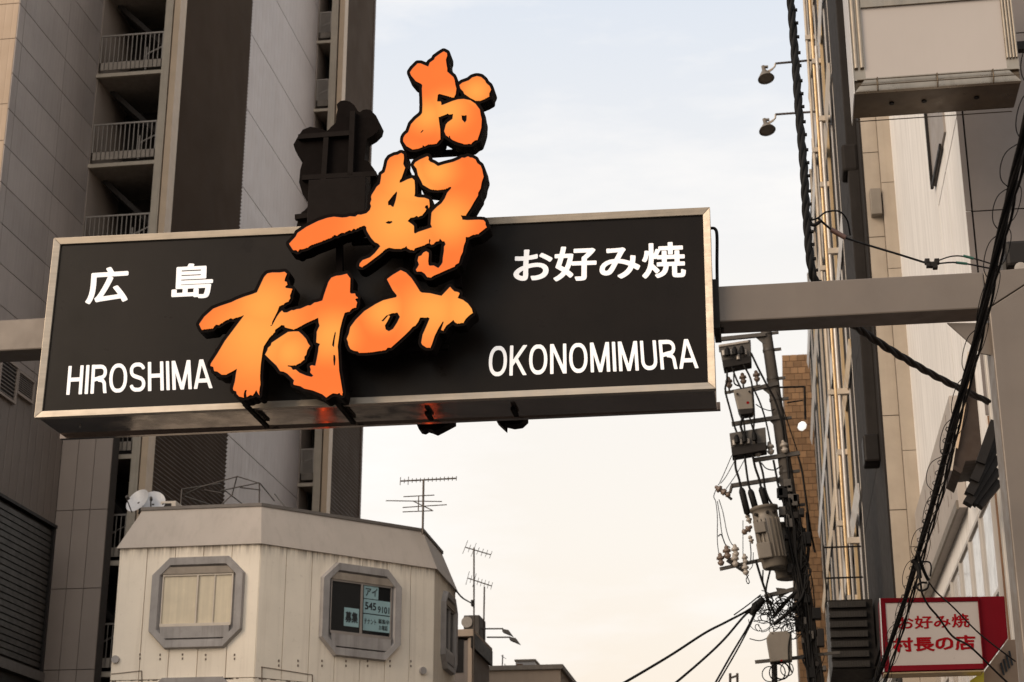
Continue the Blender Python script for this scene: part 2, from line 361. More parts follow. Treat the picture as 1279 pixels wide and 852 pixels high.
def text_loops(body, space=1.):
    cu_ = bpy.data.curves.new('lettering', 'FONT'); cu_.body = body; cu_.space_character = space; cu_.resolution_u = 5
    me = conv(cu_, 0.); import bmesh
    bm = bmesh.new(); bm.from_mesh(me); bmesh.ops.remove_doubles(bm, verts=bm.verts, dist=1e-5)
    nb = {}
    for e in bm.edges:
        if len(e.link_faces) == 1:
            a, b_ = e.verts; nb.setdefault(a.index, []).append(b_.index); nb.setdefault(b_.index, []).append(a.index)
    bm.verts.ensure_lookup_table(); seen = set(); loops_ = []
    for k in nb:
        if k in seen: continue
        lp = []; cur = k
        while cur not in seen:
            seen.add(cur); c = bm.verts[cur].co; lp.append((c.x, c.z)); nx = [q for q in nb[cur] if q not in seen]
            if not nx: break
            cur = nx[0]
        if len(lp) > 2: loops_.append(lp)
    bm.free(); return loops_
def grotesque(word, t_=.134, gap=.12):
    """Plain narrow sans capitals drawn as strokes on a unit cap height."""
    el = lambda cx, cz, rx, rz, a0, a1, n=20: [(cx+rx*math.copysign(abs(cos(a))**.88, cos(a)), cz+rz*math.copysign(abs(sin(a))**.88, sin(a))) for a in [radians(a0+(a1-a0)*i/n) for i in range(n+1)]]
    h = t_/2
    W_ = dict(H=.66, I=t_, R=.66, O=.76, S=.66, M=.80, A=.72, K=.70, N=.68, U=.66); x = 0; loops_ = []
    for c in word:
        w_ = W_[c]; r = w_-h; m = w_/2
        G = {'H': [[(h, 0), (h, 1)], [(r, 0), (r, 1)], [(h, .52), (r, .52)]], 'I': [[(h, 0), (h, 1)]], 'N': [[(h, 0), (h, 1)], [(r, 0), (r, 1)], [(h-.02, 1.06), (r+.02, -.06)]],
             'M': [[(h, 0), (h, 1)], [(r, 0), (r, 1)], [(h-.02, 1.1), (m+.02, -.06)], [(r+.02, 1.1), (m-.02, -.06)]], 'A': [[(h-.05, -.08), (m+.005, 1.06)], [(r+.05, -.08), (m-.005, 1.06)], [(.19, .27), (w_-.19, .27)]],
             'K': [[(h, 0), (h, 1)], [(h, .33), (r+.08, 1.08)], [(.26, .56), (r+.07, -.1)]], 'O': [el(m, .5, m-h, .5-h+.012, 0, 360, 36)], 'U': [[(h, 1), (h, .33)] + el(m, .33, m-h, .33-h+.012, 180, 360, 18) + [(r, 1)]],
             'R': [[(h, 0), (h, 1)], [(h, 1-h), (m, 1-h)] + el(m+.03, .735, m-h-.03, .265-h, 90, -90, 12) + [(h, .47)], [(m-.02, .47)] + el(m+.0, .28, m-h-.02, .19, 90, 0, 8) + [(r+.0, .1), (r+.03, -.05)]],
             'S': [el(m, .735, m-h, .265-h+.012, 12, 180, 14) + el(m, .735, m-h, .215, 180, 250, 6) + el(m, .262, m-h, .215, 70, 0, 6) + el(m, .262, m-h, .262-h+.012, 0, -170, 14)]}[c]
        for pl in G:
            for (x0, z0), (x1, z1) in zip(pl[:-1], pl[1:]):
                d = math.hypot(x1-x0, z1-z0)
                if d < 1e-6: continue
                nx, nz = -(z1-z0)/d*h*.92, (x1-x0)/d*h*.92; loops_.append([(x+x0+nx, z0+nz), (x+x1+nx, z1+nz), (x+x1-nx, z1-nz), (x+x0-nx, z0-nz)])
            for (x0, z0) in pl[1:-1]: loops_.append([(x+x0+h*.92*cos(a*pi/5), z0+h*.92*sin(a*pi/5)) for a in range(10)])
        x += w_+gap
    S = 40.0; return dilate([[(a*S, b_*S) for a, b_ in l] for l in loops_], .25, 4, thin=2, clip=(0, S))
def fit_text(name, body, quad, plane, m, parent, bold=.02, depth=.006, space=1., wob=0.):
    """quad: sight lines of bottom-left, bottom-right, top-left, top-right; plane(u,v) -> world point; lettering laid flat on that plane."""
    S = 40.0
    lps = grotesque(body) if space == 'grotesque' else [[(x*S, z*S) for x, z in l] for l in text_loops(body, space)]
    if wob: lps = [[(x+sin(z*.35+x*.11)*wob, z+sin(x*.3+1)*wob) for x, z in l] for l in lps]
    if bold: lps = dilate(lps, bold*S, 6, thin=2)
    jr = random.Random(1); lps = [[(x+jr.uniform(-.02, .02), z+jr.uniform(-.02, .02)) for x, z in l] for l in lps]
    me = curve_mesh(lps, depth); n = len(me.vertices)
    co = np.empty(n*3); me.vertices.foreach_get('co', co); co = co.reshape(-1, 3)
    x0, x1, z0, z1 = co[:, 0].min(), co[:, 0].max(), co[:, 2].min(), co[:, 2].max()
    bl, br, tl, tr = [np.array(plane(*q)) for q in quad]
    nrm = np.cross(br-bl, tl-bl); nrm /= np.linalg.norm(nrm)
    s_ = ((co[:, 0]-x0)/(x1-x0))[:, None]; t_ = ((co[:, 2]-z0)/(z1-z0))[:, None]; y = co[:, 1][:, None]-depth
    p = (bl*(1-s_)+br*s_)*(1-t_) + (tl*(1-s_)+tr*s_)*t_ - nrm*y
    me.vertices.foreach_set('co', p.ravel()); me.update(); me.materials.clear()
    return link(name, me, m, parent)

# ================================================================== GROUND
b = MB().box(-400, 400, -300, 900, -.5, 0); struct(b.build('ground', M_ASPH))
b = MB(); b.add([(-6.4, -40, .004), (1.2, -40, .004), (1.2, 200, .004), (-6.4, 200, .004)], [(0, 1, 2, 3)]); struct(b.build('road', mat('road_asphalt', (.045, .045, .047), .85, 0, .25, .8, bump=.3)))
b = MB().box(1.35, 2.58, -40, 120, -.1, .12); struct(b.build('pavement', M_PAVE))
b = MB().box(1.2, 1.345, -40, 120, -.1, .13); struct(b.build('kerb', M_KERB))

# ================================================================== THE STREET SIGN ON ITS GANTRY
YS = 12.5; SDEP = .53
def s2(u, v, Y=YS): p = P(u, v, Y); return V((p.x, Y, p.z))
TL, TR, BR, BL = s2(68.9, 298.9), s2(886.8, 260.4), s2(894.2, 486.9), s2(44.4, 523.1)
sign = T('hanging_street_sign', 'long black sign box with steel frame and white lettering hung across the street', 'sign', (-3.05, YS+.26, 5.62))
D = V((0, SDEP, 0))
ins = lambda p, dx, dz: V((p.x+dx, p.y, p.z+dz))
fwid = .057
iTL, iTR, iBR, iBL = ins(TL, fwid, -fwid), ins(TR, -fwid, -fwid), ins(BR, -fwid, fwid), ins(BL, fwid, fwid)
g = .004
for a, bq, c, d in ((TL, TR, iTR, iTL), (TR, BR, iBR, iTR), (BR, BL, iBL, iBR), (BL, TL, iTL, iBL)):   # four mitred frame bars
    r0 = [a, bq, c, d]; f_ = [V(p) for p in r0]
    cen = (TL+BR)/2
    mid = [p + V((0, -.030, 0)) for p in r0]; mid[2] = mid[2]+V((0, .012, 0)); mid[3] = mid[3]+V((0, .012, 0))
    MB().loft([p+V((0, .03, 0)) for p in r0], mid).build('frame_bar', M_STEEL, sign, .003)
bk = MB(); o1 = [ins(TL, .012, -.012), ins(TR, -.012, -.012), ins(BR, -.012, .012), ins(BL, .012, .012)]
bk.loft([p+V((0, .032, 0)) for p in o1], [p+D for p in o1])
body = bk.build('sign_case', M_SIGNSIDE, sign)
lip = MB(); lo = [BL+D, BR+D]
lip.box(BL.x-.015, BR.x+.015, YS+SDEP, YS+SDEP+.05, BL.z-.012, BL.z+.05).build('case_lip', M_SIGNSIDE, sign)
# face split into acrylic sheets with thin seams
xs = [iBL.x, -4.55, -1.7, iBR.x]
def zt(x, a, c): return a.z + (c.z-a.z)*(x-a.x)/(c.x-a.x)
MB().loft([iTL, iTR, iBR, iBL], [p+V((0, .025, 0)) for p in (iTL, iTR, iBR, iBL)]).build('face_sheet', M_SIGNBLACK, sign)
# weather screws under the case
for u, v in ((100, 534), (858.5, 502)):
    p = PZ(u, v, BL.z); MB().tube([p+V((0, 0, .02)), p-V((0, 0, .004))], .007, 8).build('screw', M_BOLT, sign)
# white lettering
M_LIT = glow('lit_white_acrylic', (1.0, .93, .90), .50, (.75, .73, .70))
spl = lambda u, v: s2(u, v, YS-.001)
fit_text('lettering_hiroshima', 'HIROSHIMA', ((83, 493.5), (265.5, 485), (86, 457.5), (262.8, 448.7)), spl, M_LIT, sign, 0, .006, 'grotesque')
fit_text('lettering_okonomimura', 'OKONOMIMURA', ((610, 470.5), (872.5, 460), (611.5, 433), (868.5, 423.5)), spl, M_LIT, sign, 0, .006, 'grotesque')
fit_text('lettering_kanji', '広', ((106.5, 380.5), (159.5, 377), (110, 335.5), (161, 332.5)), spl, M_LIT, sign, .026)
fit_text('lettering_kanji', '島', ((214, 374.5), (265.5, 372), (216, 330.5), (267, 328)), spl, M_LIT, sign, .022)
fit_text('lettering_kana', 'お好み焼', ((641, 353.5), (857, 346.5), (643, 311), (855.5, 302)), spl, M_LIT, sign, .024, .006, 1.0)

def mirrored(u, v, Y):
    p_ = PZ(u, v, BL.z); d_ = ray(u, v); d_ = V((d_.x, d_.y, -d_.z)); return p_ + d_*((Y-p_.y)/d_.y)
ne = T('neon_shop_sign', 'red neon shop sign down the street, mirrored in the underside of the black sign', 'neon sign', (mirrored(405, 520, 24).x, 24, 0))
M_NEON = glow('red_neon', (1.0, .10, .02), 3.2, (.3, .02, .01))
for u, wv in ((405, .06), (536, .05)):
    m0 = mirrored(u, 515, 24); zc_ = m0.z
    MB().tube(catmull([V((m0.x+wv*sin(k_*1.1), 24, zc_-.9+.18*k_)) for k_ in range(11)], 4), .022, 8).build('neon_tube', M_NEON, ne)
    MB().box(m0.x-.16, m0.x+.16, 24.03, 24.08, max(.05, zc_-1.0), zc_+1.0).build('back_board', M_DARK, ne)
    MB().box(m0.x-.03, m0.x+.03, 24.08, 24.13, 0, zc_+.8).build('post', M_DARK, ne)
# ---- the lit brush-stroke characters
K = 8.52
def tr(segs):
    o = []
    for (ox, oy), pts in segs: o += [(ox+x/K, oy+y/K) for x, y in pts]
    return o
A_, B_, C_, D_, E_, F_, G_ = (490, 50), (490, 110), (350, 240), (440, 180), (490, 180), (440, 260), (490, 260)
H_, I_, J_, K_, L_, M_, N_ = (240, 330), (240, 410), (320, 330), (320, 410), (420, 330), (470, 330), (420, 370)
CH_O = [tr([(A_, [(548,122),(580,140),(582,165),(568,205),(575,260),(583,300),(582,335),(610,360),(650,395),(662,425),(668,470),(680,515),(672,575),(655,605),(630,605),(575,590),(500,570),(483,578),(475,645),(480,655),(515,655),(520,670),(517,690),(535,692),(640,650),(700,632),(760,628),(830,642),(885,680),(930,740),(940,800)]),
  (B_, [(950,330),(945,420),(925,490),(905,545),(880,552),(835,590),(760,592),(700,575),(640,550),(618,530),(612,505),(600,505),(600,520),(570,500),(553,460),(570,390),(590,365),(640,330),(648,272),(600,275),(585,268),(540,285),(490,305),(495,350),(508,440),(510,540),(470,585),(430,592),(380,595),(340,615),(322,605),(318,622),(270,640),(210,648),(150,615),(115,565),(118,530),(135,500),(170,470),(200,385),(250,330),(300,290),(318,265)]),
  (A_, [(322,690),(316,520),(320,480),(310,465),(250,435),(200,375),(188,345),(215,305),(270,250),(300,250),(383,285),(400,240),(445,210),(455,185),(510,145)])]),
  tr([(B_, [(735,285),(793,287),(790,345),(772,370),(740,335)])]), tr([(B_, [(325,438),(332,455),(305,480),(298,468)])]),
  tr([(A_, [(900,385),(945,395),(985,430),(1000,460),(1035,490),(1050,525),(1030,565),(1030,595),(985,620),(930,642),(880,640),(830,615),(765,570),(755,545),(725,515),(715,480),(745,455),(815,430),(850,400)])])]
CH_KO = [tr([(C_, [(95,550),(165,475),(185,435),(280,370),(400,310),(500,275),(570,263),(620,268),(660,272),(710,268),(740,258),(800,262),(825,240),(860,242),(920,225),(955,190),(968,150),(958,120),(972,80),(968,50)]),
  (D_, [(208,540),(240,490),(260,455),(295,425),(305,370),(310,325),(345,300),(360,250),(375,180),(400,145),(450,120),(485,115),(520,95),(545,110),(548,150),(540,210),(560,250),(540,310),(520,365),(505,380),(500,410),(520,410),(590,375),(635,362),(660,385),(665,450),(665,520),(658,555),(700,568),(770,572),(815,590),(820,625),(822,660),(812,680),(805,650),(795,645),(775,655),(770,675),(785,690),(775,715),(740,755),(700,770),(680,760),(650,775),(620,780),(585,818)]),
  (F_, [(640,175),(655,190),(655,260),(670,272),(700,255),(760,235),(850,205),(835,170),(840,100)]),
  (D_, [(845,730),(860,710),(900,670),(950,630),(985,580),(1010,520),(1050,475),(1055,455),(1040,452),(985,475),(900,485),(830,478),(800,460),(750,430),(735,395),(700,330),(685,260),(655,222),(670,195),(720,165),(800,130),(812,140),(808,165),(830,190),(870,205)]),
  (E_, [(485,235),(560,212),(650,190),(720,160),(740,145),(770,148),(805,132),(830,145),(850,145),(885,165),(905,205),(940,230),(955,270),(960,300),(970,345),(950,400),(938,470),(912,515),(910,545),(870,610),(830,680),(780,755),(740,755),(725,757),(740,780),(745,805),(800,810),(920,805)]),
  (G_, [(970,128),(990,150),(990,175),(1003,200),(960,235),(915,270),(860,280),(820,300),(780,305),(778,350),(760,395),(752,435),(748,465),(725,510),(712,560),(705,580),(670,600),(660,620),(600,645),(500,690),(440,715),(410,735),(370,730),(345,695),(310,672),(260,672),(252,655),(270,630),(285,600),(270,560),(280,515),(310,505),(330,475),(360,460),(385,475),(385,510),(380,560),(385,605),(400,615),(440,612),(490,640),(520,605),(535,580),(540,520),(550,460),(552,410),(568,385),(555,352),(530,348),(505,320),(495,345),(460,355),(440,375),(415,385),(400,375),(408,340),(395,322),(388,340),(388,365),(340,390),(300,405),(240,425),(228,445),(190,440),(160,425),(150,400),(130,415),(90,430)]),
  (F_, [(450,430),(390,418),(350,435),(290,490),(210,550),(150,595),(100,625),(75,615),(80,590),(110,555),(190,525),(240,480),(300,405),(275,375),(240,360),(200,315),(160,250),(150,225),(150,200),(130,183)]),
  (C_, [(880,355),(840,370),(800,392),(780,385),(755,408),(735,402),(680,430),(650,430),(600,460),(575,452),(540,480),(450,515),(330,560),(290,585),(240,600),(205,605),(185,630),(170,615),(135,612)])]),
  tr([(D_, [(470,500),(478,520),(462,600),(440,668),(425,668),(405,650),(380,652),(378,610),(395,590),(430,545)])]),
  tr([(F_, [(350,150),(385,133),(420,135),(430,150),(400,168),(370,165)])])]
CH_MURA = [tr([(H_, [(75,640),(130,560),(225,475),(300,445),(420,405),(470,380),(560,345),(640,320),(690,300),(720,235),(765,140),(800,100),(850,90),(930,90),(985,82),(1005,100),(985,150),(980,180),(1005,190),(1010,215),(985,240),(1000,255),(1062,262),(1050,305),(1038,330),(1042,360),(1020,395),(985,410),(970,425),(925,445),(905,500),(870,570),(850,610),(845,640),(830,650),(838,660),(855,650),(875,610),(905,555),(930,520),(955,495),(975,515),(1010,515),(1060,490)]),
  (J_, [(400,492),(430,480),(470,475),(550,440),(580,440),(620,410),(650,405),(705,388),(725,320),(770,190),(800,145),(850,125),(900,120),(965,103),(1000,150),(995,300),(1010,315),(1050,312),(1060,340),(1080,355),(1050,370),(1072,405),(1060,455),(1020,470),(990,500),(940,515),(915,590),(890,690),(875,800)]),
  (K_, [(865,190),(870,260),(880,450),(905,600),(918,680),(912,712),(895,705),(890,685),(860,695),(815,690),(780,710),(745,735),(700,700),(600,660),(510,640),(470,615),(400,600),(395,585),(405,555),(330,480),(290,460),(255,455),(215,395),(150,335),(95,280),(120,235),(125,210),(155,185),(165,155),(270,85),(340,40),(400,35),(450,35),(490,70),(530,115),(550,160),(570,185),(540,235),(530,280),(510,300),(510,330),(470,365),(420,390),(370,395),(335,392),(330,405),(370,415),(390,445),(420,440),(460,475),(530,505),(590,520),(610,505),(575,470),(582,440),(572,405),(590,395),(630,402),(645,330),(660,250),(665,200),(680,165),(640,150),(645,60)]),
  (J_, [(645,720),(675,655),(665,620),(660,565),(640,575),(530,625),(430,680),(395,692),(340,680),(305,670),(300,650),(265,645),(250,660),(200,695)]),
  (H_, [(877,720),(820,780)]),
  (I_, [(760,190),(745,260),(728,380),(720,500),(722,600),(715,640),(710,680),(712,710),(700,690),(680,655),(660,690),(640,712),(615,708),(580,730),(575,690),(583,655),(560,655),(548,690),(545,735),(500,725),(475,700),(470,670),(440,660),(435,640),(455,570),(470,470),(480,425),(420,460),(360,490),(310,490),(265,458),(235,455),(225,410),(195,400),(200,375),(270,270),(350,135),(440,15)]),
  (H_, [(550,550),(545,540),(470,565),(430,580),(410,572),(350,600),(280,645),(250,640),(215,680),(130,690),(100,695)])]),
  tr([(K_, [(838,30),(848,50),(835,130),(828,205),(805,180),(810,150),(822,90)])]), tr([(K_, [(820,280),(840,285),(845,330),(838,395),(825,400),(818,330)])])]
CH_MI = [tr([(L_, [(112,795),(135,740),(150,670),(210,590),(300,500),(420,425),(500,385),(560,370),(640,352),(645,330),(600,275),(540,160),(600,115),(685,65),(740,90),(800,150),(850,225),(890,290),(910,303),(1000,310),(1060,325),(1120,338)]),
  (M_, [(740,290),(785,242),(805,265),(830,290),(870,298),(885,310),(862,360),(920,380),(975,420),(1015,475),(1025,515),(985,545),(950,580),(925,620),(860,630),(835,615),(820,590),(780,625),(745,650),(710,705),(690,698),(700,670),(720,610),(705,608),(660,680),(620,760),(590,850)]),
  (N_, [(1000,545),(960,545),(915,515),(905,495),(920,410),(960,320),(995,235),(975,222),(890,225),(870,270),(840,310),(810,325),(780,360),(735,405),(670,465),(580,545),(545,545),(525,570),(400,590),(300,600),(240,600),(230,585),(190,580),(150,560),(130,520),(125,485)])]),
  tr([(L_, [(650,512),(678,560),(650,620),(605,690),(560,715),(525,695),(515,650),(540,610),(570,552),(555,545),(500,610),(475,605),(530,545),(590,520)])])]

YL = YS-.36          # plane of the lit faces
LDEP = .15
to2 = lambda lp, Y: [(q.x, q.z) for q in (P(u, v, Y) for u, v in lp)]
hot = lambda u, v, r: (tuple(P(u, v, YL)), r*1.45)
M_ORANGE = glow('lit_orange_face', (1.0, .38, .068), 1.04, (.02, .008, .004),
    [hot(322, 420, .42), hot(330, 385, .30), hot(498, 275, .40), hot(512, 235, .30), hot(585, 388, .30), hot(540, 390, .28), hot(415, 420, .22), hot(363, 440, .18), hot(560, 140, .20), hot(535, 145, .16), hot(595, 115, .14), hot(545, 215, .18), hot(560, 275, .22), hot(480, 390, .18)], (1.0, .185, .032))
M_REDRIM = mat('dark_red_edge', (.055, .006, .004), .5)
names = (('lit_brush_character', CH_O, 'orange lit brush character at the top, standing clear of the sign', (560, 130)), ('lit_brush_character', CH_KO, 'orange lit brush character with a long left stroke, across the top edge of the sign', (500, 270)),
         ('lit_brush_character', CH_MI, 'rounded orange lit brush character, right-hand of the lower two', (515, 395)), ('lit_brush_character', CH_MURA, 'big orange lit brush character, left-hand of the lower two', (345, 420)))
for nm, loops, lab, cen in names:
    root = T(nm, lab, 'lit character', P(cen[0], cen[1], YL), 'lit brush characters of the sign')
    def put(name, lps, y0, dep, m):
        me = curve_mesh([to2(l, y0) for l in lps], dep); me.transform(__import__('mathutils').Matrix.Translation((0, y0, 0))); me.materials.clear(); return link(name, me, m, root)
    put('lit_face', loops, YL-.012, .012, M_ORANGE)
    put('edge_line', dilate(loops, .55), YL-.006, .012, M_REDRIM)
    rim = dilate(loops, 4.3)
    me = curve_mesh([to2(l, YL) for l in rim], LDEP); me.transform(__import__('mathutils').Matrix.Translation((0, YL, 0))); me.materials.clear(); link('channel_case', me, M_LBLACK, root)
    # small fixing screws along the lower edge
fr = T('letter_support_frame', 'black steel posts and rails carrying the orange characters in front of the sign', 'frame', (-3.3, YS-.1, 5.5))
def fbar(u0, v0, u1, v1, Y, w_=.05): return MB().bar(P(u0, v0, Y), P(u1, v1, Y), w_).build('post', M_LBLACK, fr)
YB = YS-.15
fbar(424, 300, 425, 345, YB); fbar(428, 345, 431, 505, YB); fbar(576, 185, 577, 200, YB, .055); fbar(508, 320, 509, 345, YB); fbar(572, 345, 573, 360, YB)
for u0, v0, u1, v1 in ((440, 303, 470, 301), (500, 438, 560, 433), (395, 488, 440, 486), (505, 195, 585, 190), (270, 440, 300, 438)): MB().bar(P(u0, v0, YB), P(u1, v1, YB), .045).build('rail', M_LBLACK, fr)
for u, v in ((308, 508), (421, 504), (533, 516), (640, 510)):          # strap brackets folded under the case
    p = PZ(u, v, BL.z-.03); MB().box(p.x-.018, p.x+.018, YS-.2 if u < 450 else YS+.22, YS+.42, BL.z-.035, BL.z-.012).build('bracket', M_LBLACK, fr)

# ---- back of the characters on the far side of the sign
YR = YS+SDEP+.16
O_ = (350, 115)
back1 = tr([(O_, [(600,130),(640,95),(680,88),(740,100),(790,140),(825,200),(845,215),(880,190),(920,183),(965,195),(1020,250),(1065,340),(1050,400),(990,460),(930,495),(915,510),(905,640),(892,720),(940,740),(1000,820)])]) + [(474, 222), (476, 238), (470, 262), (455, 275), (440, 300), (385, 300), (372, 283), (376, 268), (388, 254), (378, 243), (373.5, 228), (375, 212)] + tr([(O_, [(245,720),(190,680),(160,620),(140,560),(190,470),(240,400),(320,368),(430,390),(490,415),(515,400),(540,370),(590,330),(595,250),(610,190)])])
back2 = [(369, 286), (371, 274), (376, 264), (388, 256), (400, 262), (420, 262), (440, 300), (430, 318), (380, 318), (366, 305)]
rr = T('rear_brush_character', 'black back of the character facing the other way behind the sign', 'lit character', P(420, 240, YR))
for lp in (back1, back2):
    me = curve_mesh([to2(lp, YR)], .14); me.transform(__import__('mathutils').Matrix.Translation((0, YR if lp is back1 else YR+.02, 0))); me.materials.clear(); link('channel_case', me, M_LBLACK, rr)
M_RF = mat('rear_frame', (.013, .010, .009), .6, 0, .1, 6, spec=.04)
for u0, v0, u1, v1 in ((373, 172, 440, 167), (378, 223, 470, 218), (408, 173, 404, 235), (441, 140, 438, 220), (369, 272, 386, 270), (460, 222, 458, 290)): MB().bar(P(u0, v0, YR-.03), P(u1, v1, YR-.03), .045).build('frame_bar', M_RF, rr)
pb = P(390, 232, YR-.18); pb2 = P(459, 300, YR-.18)
MB().box(pb.x, pb2.x, YR-.30, YR-.12, pb2.z-.1, pb.z).build('transformer_box', M_RF, rr, .006)
for lp in ([(519, 527), (523, 536), (528, 537), (532, 534.5), (537, 536), (543, 538.5), (550, 535), (566, 526.5)], [(619.5, 525), (627, 532), (630.5, 535), (630.8, 528.5), (640, 530.5), (650, 529), (657, 522.5)]):
    lq = [(lp[0][0], lp[0][1]-12)] + lp + [(lp[-1][0], lp[-1][1]-12)]
    me = curve_mesh([to2(lq, YR)], .14); me.transform(__import__('mathutils').Matrix.Translation((0, YR, 0))); me.materials.clear(); link('lower_tip', me, M_LBLACK, rr)

# ---- gantry
gan = T('sign_gantry', 'brown painted steel gantry with post at the right carrying the black sign', 'gantry', (2.05, YS+.3, 0))
YG = YS+.12
gz1 = P(1000, 351.8, YG).z; gz0 = P(1000, 397, YG).z; GD = .29
bz = lambda x: 0
MB().box(BR.x+.02, P(1233, 390, YG).x, YG, YG+GD, gz0, gz1).build('cross_beam', M_GANTRY, gan, .012)
MB().box(-8.4, BL.x-.02, YG, YG+GD, P(20, 437.5, YG).z, P(20, 398.5, YG).z).build('cross_beam', M_GANTRY, gan, .012)
px0 = P(1236.5, 400, YG).x; pw = .52
post = MB(); mx0 = P(1233, 390, YG).x
# right post with a mitred top corner: two pieces meeting on the slope
post.loft([V((px0, YG, 0)), V((px0+pw, YG, 0)), V((px0+pw, YG, gz1+.02)), V((px0, YG, gz0))], [V((px0, YG+GD+.06, 0)), V((px0+pw, YG+GD+.06, 0)), V((px0+pw, YG+GD+.06, gz1+.02)), V((px0, YG+GD+.06, gz0))])
post.build('post', M_GANTRY, gan, .012)
cap = MB().loft([V((px0-.004, YG+.001, gz0+.004)), V((px0+pw-.004, YG+.001, gz1+.024)), V((mx0+.002, YG+.001, gz1))], [V((px0-.004, YG+GD, gz0+.004)), V((px0+pw-.004, YG+GD, gz1+.024)), V((mx0+.002, YG+GD, gz1))])
cap.build('mitre_corner', M_GANTRY, gan, .006)
MB().box(-8.9, -8.4, YG, YG+GD+.06, 0, P(20, 398.5, YG).z+.05).build('post', M_GANTRY, gan, .012)
gp = [P(1183, 404, YG+.14), P(1236.5, 404, YG+.14), P(1238, 444, YG+.14), P(1226, 442, YG+.14)]
MB().prism([V((q.x, YG+.13, q.z)) for q in gp], (0, .02, 0)).build('gusset', M_GANTRY, gan)
for x, yv in ((BR.x+.03, 363), (BR.x+.03, 395)):
    MB().box(x-.03, x+.02, YG-.03, YG+GD+.03, gz0-.06, gz1+.05).build('mounting_plate', M_DARK, gan, .004); break
MB().box(BL.x-.02, BL.x+.03, YG-.03, YG+GD+.03, P(20, 437.5, YG).z-.06, P(20, 398.5, YG).z+.05).build('mounting_plate', M_DARK, gan, .004)
M_WELD = mat('gantry_weld', (.20, .165, .14), .5, .1, .1, 20)
MB().box(BR.x+.3, mx0-.1, YG+.05, YG+.12, gz1, gz1+.012).build('cable_tray', M_GANTRY, gan)
# clamps and conduit on the sign's right end
con = T('conduit_loop', 'small black conduit loop on the right end of the sign box', 'conduit', P(893, 330, YS+.3))
MB().tube(catmull([P(887, 285, YS+.28), P(893, 286, YS+.28), P(895.5, 295, YS+.28), P(895.5, 330, YS+.28), P(896, 362, YS+.28)]), .013, 8).build('conduit', M_RUBBER, con)
for k in range(5):
    p = P(893+random.uniform(0, 12), 404+random.uniform(0, 14), YS+.3); MB().box(p.x-.03, p.x+.03, p.y-.05, p.y+.05, p.z-.03, p.z+.03).build('clamp', M_DARK, con, .005)

# ================================================================== LEFT: THE TALL TOWER
YT = 45.0
xa = P(122, 84, YT).x                 # side face nearest
yA = PX(25, 4.5, xa).y                # its near corner
xb = P(225, 0, YT).x                  # second face
yD = PX(315, 0, xb).y; yE = PX(395, 88, xb).y
xc = P(430, 0, yE).x; yF = PX(466.7, 0, xc).y
HT = 44.0
tower = T('stepped_tower', 'tall brown tower stepping back along the street with open stair landings', 'building', (-25, YT, 0))
core = MB()
core.box(-40, xa-.06, yA+.06, YT+3, 0, HT); core.box(-40, xb-.08, YT+2.6, yE+.2, 0, HT); core.box(-40, xc-.08, yE+2.2, yF, 0, HT)
core.build('backing_wall', M_BACK, tower)
# near front (peach) : alternating tall and short panels
zj = [P(15, v, yA).z for v in (4.5, 48, 129, 174)]
step = (zj[0]-zj[3])/ (174-4.5) * (174-4.5)
zz = zj[0]; rows = []
per = zj[0]-zj[2]; short = zj[0]-zj[1]
z_ = zj[0] + per*4
while z_ > 14:
    rows += [(z_-short, z_), (z_-per, z_-short)]; z_ -= per
for i, (z0, z1) in enumerate(rows):
    for k in range(3): piece('facing_panel', 'f', tower, M_BEIGEP, V((xa-.02, yA, 0)), EX, EZ, NF, -1.8*(k+1)+.01, -1.8*k-.01, z0+.01, z1-.01, -.06, 0)
# side face: rows of panels
rh = PX(20, 10, xa).z; r0 = PX(25.2, 4.5, xa).z; r1 = PX(20.7, 47.8, xa).z; rh = r0-r1
cols = [yA, PX(32, 13, xa).y, PX(85.5, 35, xa).y, YT]
z_ = r0 + rh*14
while z_ > 13:
    for j in range(3): piece('facing_panel', 's', tower, M_LILAC, V((xa, 0, 0)), EY, EZ, NR, cols[j]+.012, cols[j+1]-.012, z_-rh+.012, z_-.012, -.06, 0)
    z_ -= rh
# second side face: dark louvred panel then tall lilac panels, ditto the third
def louvre(x, y0, y1, z0, z1, p=.135, d=.055):
    bq = MB(); n = int((z1-z0)/p); vs_ = []
    for i in range(n+1):
        z = z0+i*p; vs_ += [(x-d, y0, z), (x-d, y1, z), (x, y0, z+p*.55), (x, y1, z+p*.55)]
    m_ = len(vs_)//2; fs_ = [(2*i, 2*i+1, 2*i+3, 2*i+2) for i in range(m_-1)]
    bq.add(vs_, fs_); o = bq.build('louvred_panel', M_DARKRIB, tower); o['kind'] = 'stuff'; return o
louvre(xb+.05, YT+.12, yD, 6, HT)
z0l = PX(313.5, 40.4, xb).z; dzl = z0l-PX(307, 132.4, xb).z
z_ = z0l + dzl*5
while z_ > 6:
    ymid = (yD+yE)/2
    piece('facing_panel', 'l', tower, M_LILACR, V((xb-.02, 0, 0)), EY, EZ, NR, yD+.01, yE-.01, z_-dzl+.015, z_-.015, -.06, 0)
    z_ -= dzl
louvre(xc+.05, yE+.12, yF, 6, HT, .16)
MB().box(xc-.5, xc+.06, yF, yF+.25, 0, HT).build('corner_trim', M_DARKRIB, tower)
